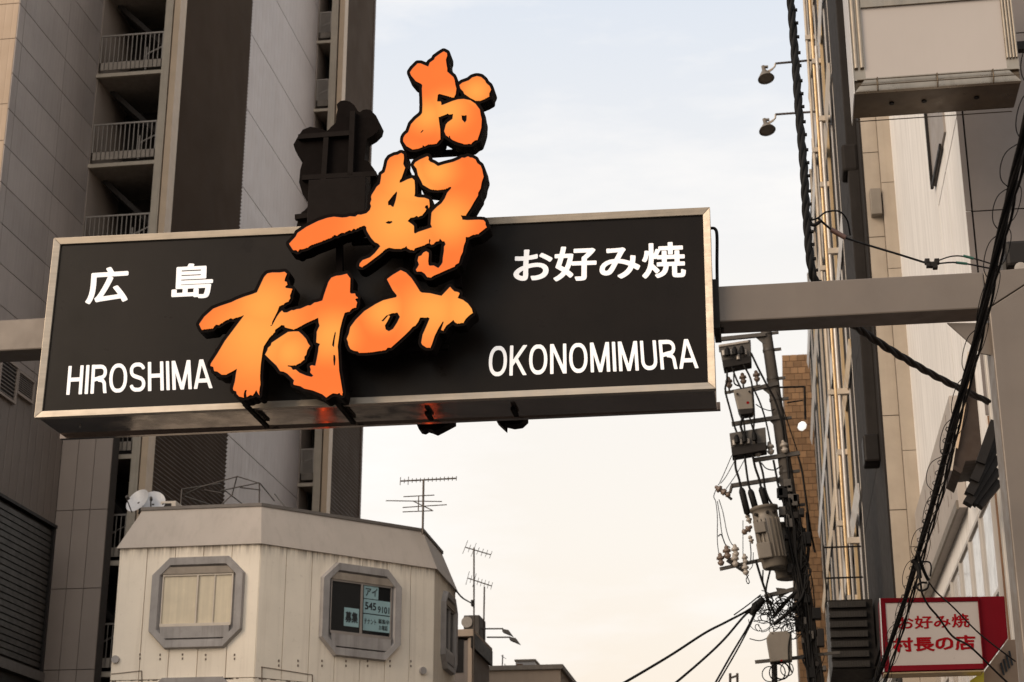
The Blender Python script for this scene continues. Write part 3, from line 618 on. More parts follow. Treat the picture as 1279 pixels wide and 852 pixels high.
# stair bays
def stair_bay(y, x0, x1, xp, z_ref, dz, nlo, nhi, wp=.42, bars=14, dep=2.5):
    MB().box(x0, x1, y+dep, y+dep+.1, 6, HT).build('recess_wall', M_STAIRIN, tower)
    MB().box(x0-.05, x0+.02, y+.02, y+dep, 6, HT).build('recess_cheek', M_TAUPE, tower)
    MB().box(xp-.02, xp+wp*.62, y-.05, y+.5, 0, HT).build('pilaster', M_CREAMCOL, tower, .01)
    MB().box(xp+wp*.62, xp+wp*.78, y+.1, y+.5, 0, HT).build('pilaster_gap', M_DARK, tower)
    MB().box(xp+wp*.78, xp+wp*1.12+.07, y-.1, y+.45, 0, HT).build('edge_trim', M_PEACH, tower, .008)
    for i in range(nlo, nhi):
        z = z_ref + dz*i
        sl_ = MB().box(x0, x1, y+.02, y+dep, z-.24, z-.10).build('landing_slab', M_CONC, tower)
        MB().box(x0-.03, x1, y-.06, y+.02, z-.26, z-.14).build('slab_nosing', M_CREAMCOL, sl_)
        MB().box(x0+.06, x1-.03, y-.02, y+.01, z, z+.26).build('kick_plate', M_CONC, sl_)
        rb = MB(); rb.box(x0+.06, x1-.03, y-.03, y+.01, z+1.17, z+1.22)
        for k in range(bars+1):
            xx = x0+.08+(x1-.12-x0)*k/bars; wd = .022 if k not in (0, bars) else .04
            rb.box(xx-wd/2, xx+wd/2, y-.02, y+.005, z, z+1.17)
        rb.build('railing', M_RAIL, sl_)
        hr = MB(); hr.bar((x1-.75, y+.5, z+.2), (x1-.75, y+.5, z+1.0), .05); hr.bar((x1-.75, y+.5, z+.75), (x1+.1, y+.5, z+1.15), .045); hr.build('handrail', M_RAIL, sl_)
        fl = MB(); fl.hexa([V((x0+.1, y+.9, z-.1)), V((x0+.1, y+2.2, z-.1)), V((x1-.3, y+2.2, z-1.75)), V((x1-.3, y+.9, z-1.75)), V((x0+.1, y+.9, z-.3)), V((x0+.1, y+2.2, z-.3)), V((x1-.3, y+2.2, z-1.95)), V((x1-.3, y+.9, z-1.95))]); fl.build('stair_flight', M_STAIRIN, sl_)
zr = P(160, 86, YT).z; zd = zr-P(150, 198.5, YT).z
xp1 = P(207, 30, YT).x
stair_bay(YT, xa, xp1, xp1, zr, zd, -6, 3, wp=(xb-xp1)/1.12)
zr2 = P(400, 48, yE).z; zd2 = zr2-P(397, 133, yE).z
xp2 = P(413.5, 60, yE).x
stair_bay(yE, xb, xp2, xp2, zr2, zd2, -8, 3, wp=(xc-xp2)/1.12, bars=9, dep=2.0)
# podium in front of the stair
podium = T('tower_podium', 'lower block of the tower with ribbed side, louvred vents and plain taupe front', 'building', (-24, 44, 0))
YP = 44.0; xq0 = P(70, 640, YP).x; xq1 = P(140, 560, YP).x; ZPT = P(75, 505, YP).z
MB().box(-40, xq1-.03, YP+.05, YP+.6, 0, ZPT).build('backing_wall', M_BACK, podium)
MB().box(-40, xq0-.05, 20, YP+.3, 0, ZPT).build('backing_wall', M_BACK, podium)
zq = [P(100, 637, YP).z, P(100, 735, YP).z]; dq = zq[0]-zq[1]; wq = (xq1-xq0)/3
for r in range(-4, 3):
    for c in range(3):
        zt_ = min(zq[0]+dq*(r+1), ZPT)
        if zt_ > zq[0]+dq*r+.1: piece('facing_panel', 'p', podium, M_TAUPE, V((xq0, YP, 0)), EX, EZ, NF, wq*c+.008, wq*(c+1)-.008, zq[0]+dq*r+.01, zt_-.01, -.06, 0)
for i in range(9):
    y1 = YP-.02-i*2.2
    piece('siding_panel', 's', podium, M_PODSIDE, V((xq0, 0, 0)), EY, EZ, NR, y1-2.19, y1, 0, ZPT, -.05, 0)
for (u0, v0, u1, v1, u2, v2, u3, v3) in ((1, 446, 19, 468, 16, 502, -4, 476), (22, 465, 40, 482, 38, 502, 22, 489)):
    a = PX(u0, v0, xq0+.02); d = PX(u2, v2, xq0+.02); y0_, y1_ = a.y, d.y
    z1_ = max(a.z, 0); z0_ = d.z
    vt = MB().box(xq0+.005, xq0+.03, y0_, y1_, z0_, z1_).build('vent', M_DARK, podium)
    for k in range(9):
        zk = z0_+(z1_-z0_)*(k+.5)/9; MB().box(xq0+.03, xq0+.06, y0_, y1_, zk-.012, zk+.012).build('vent_slat', M_PODSIDE, vt)
    for (ya, yb, za, zb) in ((y0_-.06, y1_+.06, z1_, z1_+.06), (y0_-.06, y1_+.06, z0_-.06, z0_), (y0_-.06, y0_, z0_, z1_), (y1_, y1_+.06, z0_, z1_)): MB().box(xq0+.004, xq0+.09, ya, yb, za, zb).build('vent_frame', M_TAUPE, vt)
# dark louvred screen bolted to the podium
scr = T('louvred_screen', 'dark slatted metal screen at the lower left edge beside the podium', 'screen', (xq0+.5, 38, 0))
xs_ = xq0+.75; zs1 = PX(70, 657, xs_).z; ys1 = PX(70, 657, xs_).y
MB().box(xq0+.05, xs_-.08, 20, ys1-.1, 6.0, zs1-.1).build('backing', M_DARK, scr)
zb_ = PX(52, 835, xs_).z
MB().box(xq0+.05, xs_+.05, 20, ys1, zs1-.08, zs1).build('top_cap', M_DARK, scr)
MB().box(xs_-.1, xs_+.02, ys1-.12, ys1, 5, zs1-.08).build('end_frame', M_DARK, scr)
MB().box(xq0+.05, xs_+.06, 20, ys1+.02, zb_-.35, zb_-.1).build('bottom_rail', mat('screen_rail', (.10, .085, .075), .5, .3), scr)
nS = 22
for k in range(nS):
    zk = zb_+(zs1-.15-zb_)*k/nS
    piece('slat', 'k', scr, mat('screen_slat', (.028, .024, .021), .45, .3, .2), V((xs_, 0, 0)), EY, EZ, NR, 24, ys1-.12, zk, zk+.13, -.07, -.03)
for y in (31, 34, 37): MB().box(xs_-.03, xs_, y, y+.06, zb_, zs1-.08).build('upright', M_DARK, scr)

# ================================================================== CREAM CORNER BUILDING
YC = 30.0
M_CREAM = mat('cream_alc_stained', (.86, .765, .635), .85, 0, .06, 1.2, streak=.32, dirt=(.34, .25, .17), bump=.14, bscale=60, rnd=.03, drip=((P(150, 684, YC).z+P(326, 677, YC).z)/2, .32, (.14, .10, .07)))
cb = T('cream_corner_building', 'cream panelled corner building with octagonal windows and sloping grey cornice', 'building', (-8, YC+3, 0))
A0 = P(150, 684, YC); B0 = P(326, 677, YC); zc = (A0.z+B0.z)/2
d45 = V((cos(radians(44)), sin(radians(44)), 0)); n45 = V((d45.y, -d45.x, 0))
Cq = PV(543, 711, V((B0.x, YC, 0)), n45); Dq = V((Cq.x, PX(569, 736, Cq.x).y, 0))
la = V((A0.x, YC, 0)); lb = V((B0.x, YC, 0)); lc = V((Cq.x, Cq.y, 0)); ld = Dq; le = V((A0.x, ld.y+1.5, 0)); ld2 = V((ld.x, ld.y+1.5, 0))
outl = [la, lb, lc, ld, V((ld.x-1.2, ld.y+1.4, 0)), V((la.x, ld.y+1.4, 0))]
zt1 = P(328, 632, YC+.3).z; inset = .28
def insetp(o, d):
    n = len(o); r = []
    for i in range(n):
        p, q, s_ = o[i-1], o[i], o[(i+1) % n]; e1 = (q-p).normalized(); e2 = (s_-q).normalized(); n1 = V((-e1.y, e1.x, 0)); n2 = V((-e2.y, e2.x, 0))
        k = n1+n2; r.append(q + k*(d/max(.3, (1+n1.dot(n2)))))
    return r
core_ring = insetp(outl, .06)
MB().prism(core_ring, (0, 0, zc)).build('backing_wall', M_JOINT, cb)
zl = [p+V((0, 0, zc-.03)) for p in insetp(outl, -.05)]; zu = [p+V((0, 0, zt1)) for p in insetp(outl, inset)]
MB().loft(zl, zu).build('cornice', M_CORNICE, cb)
MB().loft([p+V((0, 0, zt1-.01)) for p in insetp(outl, inset-.03)], [p+V((0, 0, zt1+.05)) for p in insetp(outl, inset-.03)]).build('coping', mat('coping', (.16, .14, .125), .6, .3), cb)
zj_ = P(326, 846, YC).z
def panels(p, q, n, wpan, skip=()):
    e = (q-p); Lh = e.length; e = e.normalized(); k = max(1, round(Lh/wpan)); ww = Lh/k
    for i in range(k):
        for z0_, z1_ in ((zj_+.006, zc-.01), (zj_-3.2, zj_-.006)): piece('wall_panel', 'a', cb, M_CREAM, p, e, EZ, n, i*ww+.006, (i+1)*ww-.006, z0_, z1_, -.06, 0, .004)
    MB().obox(p, e, EZ, n, .003, Lh-.003, 0, zj_-3.21, -.06, 0).build('base_wall', M_CREAM, cb)
panels(la, lb, NF, .5); panels(lb, lc, n45, .56); panels(lc, ld, NR, .6)
# grime bead under cornice
def oct_window(O, ex, n, cx, cz, w_, h_, kind):
    """Octagonal projecting surround with a sliding window set inside it."""
    ch = .185*w_; pr = .10
    def oct(wv, hv, cv, c): return [O+ex*(cx+a)+EZ*(cz+b_)+n*c for a, b_ in ((-wv/2+cv, -hv/2), (wv/2-cv, -hv/2), (wv/2, -hv/2+cv), (wv/2, hv/2-cv), (wv/2-cv, hv/2), (-wv/2+cv, hv/2), (-wv/2, hv/2-cv), (-wv/2, -hv/2+cv))]
    t_ = .078*w_
    o0, o1_, i1, i0 = oct(w_+.04, h_+.04, ch, -.01), oct(w_, h_, ch, pr), oct(w_-2*t_, h_-2*t_, ch*.62, pr-.01), oct(w_-2*t_-.06, h_-2*t_-.06, ch*.55, .012)
    m_ = MB(); vs_ = o0+o1_+i1+i0; fs_ = []
    for r in range(3):
        for i in range(8): j = (i+1) % 8; fs_.append((r*8+i, r*8+j, (r+1)*8+j, (r+1)*8+i))
    m_.add(vs_, fs_); win = m_.build('window_surround', M_WFRAME, cb)
    iw, ih = w_-2*t_-.06, h_-2*t_-.06
    MB().obox(O, ex, EZ, n, cx-iw/2, cx+iw/2, cz-ih/2, cz+ih/2, .004, .012).build('reveal', M_WFRAME, win)
    gw, gz0_, gz1_ = iw-.05, cz-ih/2+.19*ih, cz+ih/2-.12*ih
    MB().obox(O, ex, EZ, n, cx-iw/2+.05, cx+iw/2-.05, cz-ih/2+.004, gz0_-.036, .012, .085).build('sloping_sill', M_WFRAME, win)
    MB().obox(O, ex, EZ, n, cx-iw/2+.02, cx+iw/2-.02, gz1_+.02, cz+ih/2-.01, .012, .07).build('head_panel', mat('head_panel', (.30, .25, .20), .7, 0, .15, 4, streak=.3), win)
    gl = MB().obox(O, ex, EZ, n, cx-gw/2, cx+gw/2, gz0_, gz1_, .014, .022).build('pane', M_CURTAIN if kind == 0 else M_GLASSD, win)
    fb = lambda a0, a1, b0, b1, c=.05, nm='sash_bar': MB().obox(O, ex, EZ, n, cx+a0, cx+a1, b0, b1, .022, c).build(nm, M_ALU if kind == 0 else mat('grey_aluminium', (.30, .27, .25), .4, .4), win, .003)
    fb(-gw/2, gw/2, gz0_-.035, gz0_+.02, .075); fb(-gw/2, gw/2, gz1_-.015, gz1_+.02)
    fb(-gw/2, -gw/2+.02, gz0_+.02, gz1_-.015); fb(gw/2-.025, gw/2, gz0_+.02, gz1_-.015)
    if kind == 0: fb(-.015, .015, gz0_+.02, gz1_-.015, .06); fb(gw*.24-.01, gw*.24+.01, gz0_+.02, gz1_-.015)
    else: fb(-.02, .02, gz0_+.02, gz1_-.015, .06)
    return win, gw, gz0_, gz1_
wa = P(190, 755, YC); wb = P(303.5, 750, YC); wt = P(247, 697, YC).z; wbm = P(247, 809, YC).z
oct_window(V((0, YC, 0)), EX, NF, (wa.x+wb.x)/2, (wt+wbm)/2, wb.x-wa.x, wt-wbm, 0)
pa, pb_ = PV(400, 765, lb, n45), PV(498, 770, lb, n45); wt = PV(449, 708, lb, n45).z; wbm = PV(449, 822, lb, n45).z
cxw = ((pa+pb_)/2-lb).dot(d45)
win2, gw2, g0, g1 = oct_window(lb, d45, n45, cxw, (wt+wbm)/2, (pb_-pa).dot(d45), wt-wbm, 1)
pa, pb_ = PX(551, 760, lc.x), PX(566, 790, lc.x); wt = PX(557, 742, lc.x).z; wbm = PX(557, 838, lc.x).z
oct_window(V((lc.x, 0, 0)), EY, NR, (pa.y+pb_.y)/2, (wt+wbm)/2, max(1.2, (pb_.y-pa.y)), wt-wbm, 1)
# teal notices behind the pane
def notice(name, a0, a1, t0, t1, texts):
    z0_, z1_ = g0+(g1-g0)*t0, g0+(g1-g0)*t1
    o = MB().obox(lb, d45, EZ, n45, cxw+gw2*a0, cxw+gw2*a1, z0_, z1_, .024, .028).build(name, M_TEAL, win2)
    for body_, sa0, sa1, st0, st1, bd in texts:
        A = lambda s_, t_: lb + d45*(cxw+gw2*(a0+(a1-a0)*s_)) + EZ*(z0_+(z1_-z0_)*t_) + n45*.03
        fit_text('notice_print', body_, ((sa0, st0), (sa1, st0), (sa0, st1), (sa1, st1)), A, M_INK, win2, bd, .002)
notice('paper_notice', .04, .28, .73, .99, [('アイ', .1, .92, .2, .82, .02)])
notice('paper_notice', .04, .49, .44, .715, [('545', .05, .46, .25, .8, .025), ('9101', .52, .95, .12, .6, .02)])
notice('paper_notice', .04, .49, .10, .42, [('テナント', .04, .48, .4, .72, .02), ('募集中', .55, .95, .5, .8, .01), ('お電話', .58, .9, .12, .42, .01)])
notice('paper_notice', -.27, -.03, .14, .50, [('募集', .08, .92, .2, .8, .03)])
# lower window tops, bolts and drains
w3 = P(240, 852, YC); 
oct_window(V((0, YC, 0)), EX, NF, (wa.x+wb.x)/2, w3.z-.68, wb.x-wa.x, 1.5, 0)
for u in (175, 200, 228, 257, 293):
    for v in (818, 823): p = P(u, v+random.uniform(-.5, .5), YC); MB().box(p.x-.012, p.x+.012, YC-.012, YC, p.z-.018, p.z+.018).build('fixing_bolt', M_JOINT, cb)
for u in (348, 372, 402, 432, 459, 487, 513):
    for v in (824, 830): p = PV(u, v+u*.004, lb, n45); MB().obox(p, d45, EZ, n45, -.013, .013, -.02, .02, 0, .01).build('fixing_bolt', M_JOINT, cb)
for p, n_ in ((P(145, 824, YC), NF), (PV(527, 838, lb, n45), n45)): MB().tube([p, p+n_*.06], .07, 14).build('vent_cap', M_WFRAME, cb)
for u0, v0, u1, v1 in ((139, 842, 177, 838), (177, 838, 178, 880)):
    MB().bar(P(u0, v0, YC-.004), P(u1, v1, YC-.004), .018, .012).build('hatch_edge', M_JOINT, cb)
for u0, v0, u1, v1 in ((326, 833, 390, 843), (390, 843, 390, 880), (327, 833, 327, 880)):
    MB().bar(PV(u0, v0, lb, n45)+n45*.004, PV(u1, v1, lb, n45)+n45*.004, .018, .012).build('hatch_edge', M_JOINT, cb)
for k in range(70):
    t_ = random.random(); q_ = la.lerp(lb, t_) if k % 2 else lb.lerp(lc, t_); nn = NF if k % 2 else n45; e_ = EX if k % 2 else d45; h_ = random.uniform(.01, .05)
    MB().obox(q_+EZ*(zj_-h_/2), e_, EZ, nn, 0, random.uniform(.02, .12), 0, h_*.6, 0, .003).build('grime_spot', M_JOINT, cb)
# ---- things on its roof
zrf = zt1+.05
def dish(u, v, name_l, Y, tilt):
    c = P(u, v, Y); root = T('satellite_dish', name_l, 'satellite dish', (c.x, c.y, zrf), 'dishes on the cream building roof')
    ax = V((tilt, -.85, .45)).normalized(); x = ax.cross(EZ).normalized(); y = x.cross(ax)
    m_ = MB(); rings = []
    for k in range(6):
        r = .25*k/5; rings.append([c + x*(cos(a)*r*.95) + y*(sin(a)*r*1.1) + ax*((r/.25)**2*.06-.06) for a in [2*pi*j/24 for j in range(24)]])
    for k in range(5): m_.loft(rings[k], rings[k+1], False)
    m_.sm = [True]*len(m_.f); m_.build('reflector', M_DISH, root)
    MB().tube([c - y*.3, c + ax*.30 - y*.18], .012, 6).build('feed_arm', M_GALV, root)
    f = c + ax*.30 - y*.15; MB().tube([f, f-ax*.08], .028, 8).build('feed_horn', M_GALV, root)
    MB().tube([c-ax*.05, c-ax*.12-V((0, 0, .15)), V((c.x, c.y+.12, zrf))], .022, 8).build('mast', M_GALV, root)
dish(171.5, 625, 'left-hand of the two pale satellite dishes on the cream roof', YC+.6, -.25); dish(191, 627, 'right-hand satellite dish with a blue mark on the cream roof', YC+.75, .2)
p = P(191, 630, YC+.6)
ac = T('air_conditioner', 'small cream air conditioner box on the roof beside the dishes', 'air conditioner', P(215, 634, YC+.9))
p0, p1 = P(202, 640, YC+.9), P(222, 627, YC+.9)
MB().box(p0.x, p1.x, YC+.8, YC+1.25, zrf-.02, p1.z).build('casing', M_ALU, ac, .01); MB().box(p0.x+.04, p1.x-.09, YC+.785, YC+.8, zrf+.03, p1.z-.05).build('fan_grille', M_DARK, ac)
# collapsed washing frame
wf = T('washing_line_frame', 'tangle of thin metal drying poles on the cream roof', 'drying frame', P(300, 630, YC+1.2))
yq = YC+1.4
for i, (u0, v0, u1, v1) in enumerate(((225, 640, 227, 611), (228, 611, 275, 604), (230, 618, 252, 608), (252, 608, 297, 595), (231, 620, 262, 630), (275, 613, 324, 603), (255, 612, 277, 616), (296, 595, 290, 618), (296, 595, 325, 604), (324, 603, 324, 632), (325, 604, 343, 626), (300, 609, 325, 612), (275, 632, 291, 617), (280, 612, 302, 629), (343, 617, 356, 633))):
    MB().tube([P(u0, v0, yq+.1*(i % 3)), P(u1, v1, yq+.1*((i+1) % 3))], .013, 6).build('pole', M_GALV if i % 3 else M_ANT, wf)
def yagi(name_l, base, top_uv, Y, parts):
    root = T('tv_antenna', name_l, 'antenna', base, 'roof television antennas')
    MB().tube([base, P(*top_uv, Y)], .022, 8).build('mast', M_ANT, root)
    for kind, a in parts:
        if kind == 'boom':
            (u0, v0), (u1, v1), n, half, dirn = a; p, q = P(u0, v0, Y), P(u1, v1, Y); MB().tube([p, q], .016, 6).build('boom', M_ANT, root)
            for k in range(n):
                t_ = k/(n-1); c = p.lerp(q, t_); hl = half*(1.9 if k in (0, 2) else 1.0); MB().tube([c-dirn*hl, c+dirn*hl], .008, 5).build('element', M_ANT, root)
        else:
            (u0, v0), (u1, v1) = a; MB().tube([P(u0, v0, Y), P(u1, v1, Y)], .011, 5).build('element', M_ANT, root)
yb = P(528, 662, YC+2.4)
yagi('tall antenna with two arms on the corner of the cream roof', V((yb.x, yb.y, zrf-.2)), (529, 600), YC+2.4, [('boom', ((500, 601), (570, 597.5), 15, .045, V((0, .2, 1)))), ('rod', ((482, 625.5), (552, 626.5))), ('rod', ((504, 620.5), (542.5, 618.5))), ('rod', ((503, 634), (558, 630.5))), ('rod', ((503, 639.5), (541, 638))), ('rod', ((516, 626), (540, 637.5))), ('rod', ((523, 619.5), (522.5, 639)))])

# ================================================================== FAR LEFT-MIDDLE: small house, flat roofed block
YH = 44.0
hs = T('narrow_grey_house', 'narrow grey and cream building behind the cream corner building', 'building', P(590, 852, YH))
h0, h1, h2 = P(566, 790, YH), P(590, 790, YH), PX(612, 818, P(590, 790, YH).x)
hx1 = h1.x
MB().box(h0.x-3, hx1-.02, YH, h2.y, 0, P(575, 800, YH).z).build('wall', M_GREYB, hs)
MB().box(h0.x-3, hx1+.05, YH-.12, h2.y+.1, P(575, 796, YH).z, P(575, 787, YH).z).build('parapet', M_PEACHB, hs, .01)
MB().box(P(585, 800, YH).x, hx1, YH-.05, YH+.3, 0, P(585, 797, YH).z).build('corner_pier', M_PEACHB, hs)
MB().box(P(570, 800, YH).x, P(579, 800, YH).x, YH-.02, YH+.02, P(575, 840, YH).z, P(575, 799, YH).z).build('dark_opening', M_DARK, hs)
MB().box(hx1-.02, hx1+.06, YH-.1, h2.y+.1, P(592, 800, YH).z-.2, P(592, 790, YH).z-.02).build('gutter', M_DARK, hs)
tk = T('roof_tank', 'grey water tank box on the roof of the narrow house', 'tank', P(588, 785, YH+1))
a, c = P(579, 790, YH+.8), P(599, 768, YH+.8); MB().box(a.x, c.x, YH+.8, YH+1.8, a.z-.1, c.z).build('tank_body', M_GALV, tk, .02)
bq = P(583, 777, YH+.75); MB().tube([bq+V((0, .05, 0)), bq], .15, 14).build('round_cover', M_PORC, tk)
yagi('thin antenna mast beside the narrow grey house', P(592, 842, YH-.2), (592, 684), YH-.2, [('boom', ((581, 683.5), (613, 693), 7, .10, V((.3, .3, 1)))), ('boom', ((584, 722), (614, 732), 8, .10, V((.2, .3, 1)))), ('rod', ((592, 728), (592, 800)))])
MB().box(*[f for f in (P(588.5, 758, YH-.25).x, P(591, 758, YH-.25).x, YH-.3, YH-.1, P(590, 759, YH).z, P(590, 752, YH).z)]).build('junction_box', M_DARK, [o for o in COL.objects if o.name.startswith('tv_antenna')][-1])
yagi('short whip antenna standing right of the narrow house tank', P(604, 800, YH+1.5), (605, 733), YH+1.5, [])
def arm_lamp(l, pts, head):
    root = T('arm_lamp', l, 'lamp', P(*pts[0], YH+1.2), 'arm lamps of the narrow house')
    MB().tube([P(*q, YH+1.2) for q in pts], .022, 6).build('arm', M_ANT, root)
    p = P(*head, YH+1.2); MB().hexa([p+V(q) for q in ((-.05, -.1, .06), (.12, -.1, .03), (.12, .1, .03), (-.05, .1, .06), (-.04, -.12, -.02), (.24, -.12, -.14), (.24, .12, -.14), (-.04, .12, -.02))]).build('lamp_head', M_GALV, root, .01)
arm_lamp('upper of two small flood lamps on arms over the narrow house', [(600, 785.5), (628, 785.3), (630, 788)], (630, 789)); arm_lamp('lower of two small flood lamps on arms over the narrow house', [(608, 796), (637, 796), (639, 798)], (639, 799))
fbk = T('flat_roofed_block', 'distant peach flat roofed block low in the gap of the street', 'building', P(660, 852, 60))
Yk = 60.0
a, c = P(612, 838, Yk), P(700, 835, Yk)
MB().box(a.x-2, c.x, Yk, Yk+12, 0, a.z).build('wall', M_PEACHB, fbk); MB().box(a.x-2, c.x+.1, Yk-.12, Yk+12.1, a.z, a.z+.16).build('coping', M_CONC, fbk)
rh_ = MB().box(P(644, 835, Yk+2).x, P(668, 835, Yk+2).x, Yk+2, Yk+4.5, a.z, P(655, 826, Yk+2).z).build('roof_hut', M_DISH, fbk)
MB().box(P(643, 835, Yk+2).x, P(669.5, 835, Yk+2).x, Yk+1.9, Yk+4.6, P(655, 826, Yk+2).z, P(655, 824, Yk+2).z).build('hut_roof', M_CONC, rh_)
MB().box(P(645, 835, Yk+2).x, P(653, 835, Yk+2).x, Yk+1.96, Yk+2, a.z+.1, P(650, 829.5, Yk+2).z).build('hut_door', M_WOOD, rh_)
yagi('tiny leaning antenna on the distant peach block', P(627, 838, Yk+1), (628, 818), Yk+1, [('rod', ((626, 819), (632, 823))), ('rod', ((631, 830), (632, 836))), ('rod', ((630, 829), (632.5, 835)))])

# ================================================================== RIGHT SIDE OF THE STREET
XW = 2.6
yc0 = PX(1203, 230, XW).y
# --- white walled corner building
wbld = T('white_walled_building', 'white walled building on the right with a grey front and wood trimmed corner', 'building', (XW+2, yc0+4, 0))
yfar = PX(1116.5, 230, XW).y
HW = 17
MB().box(XW+.06, XW+7, yc0+.06, yfar, 0, HW).build('backing_wall', M_BACK, wbld)
zjn = PX(1194.7, 147.5, XW).z; zjf = P(1240, 262, yc0).z
yv1 = PX(1166, 190, XW).y
zrow = [0.0, 3.4, zjn-6.6 if zjn-6.6 > 3.6 else 4.2, zjn-3.3, zjn, zjn+3.3, HW]
yj = [yc0, PX(1189, 300, XW).y, PX(1177, 300, XW).y, yv1, yfar]
zlow = PX(1209, 674, XW).z
for i in range(len(yj)-1):
    zs_ = [zlow, zjn, HW] if i < 3 else [zlow, HW]
    for z0_, z1_ in zip(zs_[:-1], zs_[1:]): piece('wall_panel', 'w', wbld, M_WHITEW, V((XW, 0, 0)), EY, EZ, NL, yj[i]+.014, yj[i+1]-.014, z0_+.016, z1_-.016, -.06, 0)
# high window recess with dark frame
wy0, wy1 = PX(1178, 188, XW).y, PX(1168.5, 231, XW).y; wz0 = PX(1169, 231, XW).z
hw = MB().box(XW-.03, XW+.01, wy0-.5, wy1, wz0, wz0+2.4).build('window', mat('dull_pane', (.30, .27, .25), .5, 0, .1, 2, spec=.2), wbld)
MB().box(XW-.07, XW-.03, wy1-.03, wy1+.03, wz0-.03, wz0+2.45).build('window_frame', M_DARK, hw); MB().box(XW-.06, XW-.03, wy0-.1, wy1-.03, wz0-.03, wz0+.03).build('window_sill', M_DARK, hw)
# lower glazed shopfront, strips and panes
zr0 = zlow
for i, (ya, yb2) in enumerate(zip(np.linspace(yc0+.15, yfar, 8)[:-1], np.linspace(yc0+.15, yfar, 8)[1:])):
    for z0_, z1_ in ((zr0-1.15, zr0-.05), (zr0-2.4, zr0-1.2), (zr0-3.7, zr0-2.45)):
        piece('pane', 'g', wbld, mat('shop_glass', (.27, .25, .235), .12, 0, .12, 1.5, coat=.5, streak=.2, dirt=(.2, .18, .16)), V((XW, 0, 0)), EY, EZ, NL, ya+.03, yb2-.03, z0_, z1_, -.06, -.01)
    MB().box(XW-.02, XW+.06, ya-.03, ya+.03, zr0-3.7, zr0).build('mullion', M_SILV, wbld)
for z_ in (zr0-.025, zr0-1.175, zr0-2.425): MB().box(XW-.015, XW+.06, yc0+.18, yfar, z_-.025, z_+.025).build('transom', M_SILV, wbld)
# wall mounted sign board with worn vertical strokes
sb0, sb1 = PX(1187, 494, XW-.1), PX(1152.5, 605, XW-.1)
zb1 = PX(1198, 638, XW-.1).z; zb0 = zb1
ztb = PX(1187, 494, XW-.1).z
sbd = T('wall_sign_board', 'grey board with faded vertical strokes fixed flat to the white wall', 'sign', (XW-.05, (sb0.y+sb1.y)/2, zb0))
MB().box(XW-.12, XW-.005, sb0.y, yfar-.2, zb0, ztb).build('board', mat('board_grey', (.40, .36, .33), .6, 0, .06, 2, streak=.25, dirt=(.25, .22, .2)), sbd, .006)
MB().box(XW-.15, XW-.12, sb0.y, yfar-.2, zb0-.02, zb0+.10).build('lower_rail', M_TRANS, sbd)
for k in range(46):
    y = sb0.y+.2+random.random()*(yfar-.5-sb0.y-.3); z = zb0+.25+random.random()*(ztb-zb0-.6); MB().box(XW-.124, XW-.12, y, y+.035, z, z+random.uniform(.12, .32)).build('stroke', mat('faded_stroke', (.20, .17, .15), .7), sbd)
# front grey face
for r, (z0_, z1_) in enumerate(((zjf-2.6, zjf), (zjf, zjf+2.4), (zjf+2.4, HW))):
    piece('front_panel', 'fs', wbld, M_GREYF, V((XW, yc0, 0)), EX, EZ, NF, .002, P(1211, 230, yc0).x-XW-.01, z0_+.008, z1_-.008, -.06, 0)
    for k in range(3):
        x0_ = P(1211, 230, yc0).x-XW+1.6*k; piece('front_panel', 'f', wbld, M_GREYF, V((XW, yc0, 0)), EX, EZ, NF, x0_+.012, x0_+1.588, z0_+.008, z1_-.008, -.06, -.015)
MB().box(XW+.02, XW+6, yc0-.02, yc0+.05, 0, zjf-2.61).build('wood_front', M_WOOD, wbld)
MB().box(P(1252, 680, yc0-.3).x, P(1263, 680, yc0-.3).x, yc0-.35, yc0-.22, 0, P(1234, 440, yc0-.3).z+.5).build('corner_downpipe', mat('pale_pipe', (.50, .46, .41), .5, .1, .06, 3, streak=.2), wbld, .01)
# brown canopy box on the side wall under the gantry beam
can = T('brown_canopy', 'dark brown canopy box with pale edge strips behind the gantry corner', 'canopy', (XW-.3, 21, 8))
cp = [(1212, 438), (1236, 438), (1240, 520), (1240, 560), (1224, 574), (1206, 576), (1201, 590), (1191, 584), (1190, 560)]
MB().prism([P(u, v, 20.4) for u, v in cp], (0, 1.0, 0)).build('canopy_box', M_SOFF, can)
for (u0, v0, u1, v1), m_ in (((1210, 440, 1188, 588), M_ALU), ((1216, 440, 1195, 560), M_PEACH)): MB().bar(P(u0, v0, 20.36), P(u1, v1, 20.36), .028).build('edge_strip', m_, can)
MB().bar(P(1191, 584, 20.36), P(1201, 590, 20.36), .05).build('edge_strip', M_SOFF, can)
# jagged corrugated awning
aw = T('corrugated_awning', 'small dark corrugated awning with a stepped edge beside the gantry post', 'awning', P(1225, 600, 19.0))
for k, (u0, v0, u1, v1) in enumerate(((1242, 528, 1224, 580), (1243, 542, 1216, 602), (1244, 556, 1210, 618), (1245, 572, 1208, 630), (1246, 588, 1214, 629), (1247, 602, 1222, 632))):
    MB().bar(P(u0, v0, 18.9+.05*k), P(u1, v1, 18.9+.05*k), .10, .16, (0, 1, 0)).build('corrugated_sheet', M_DARK, aw)
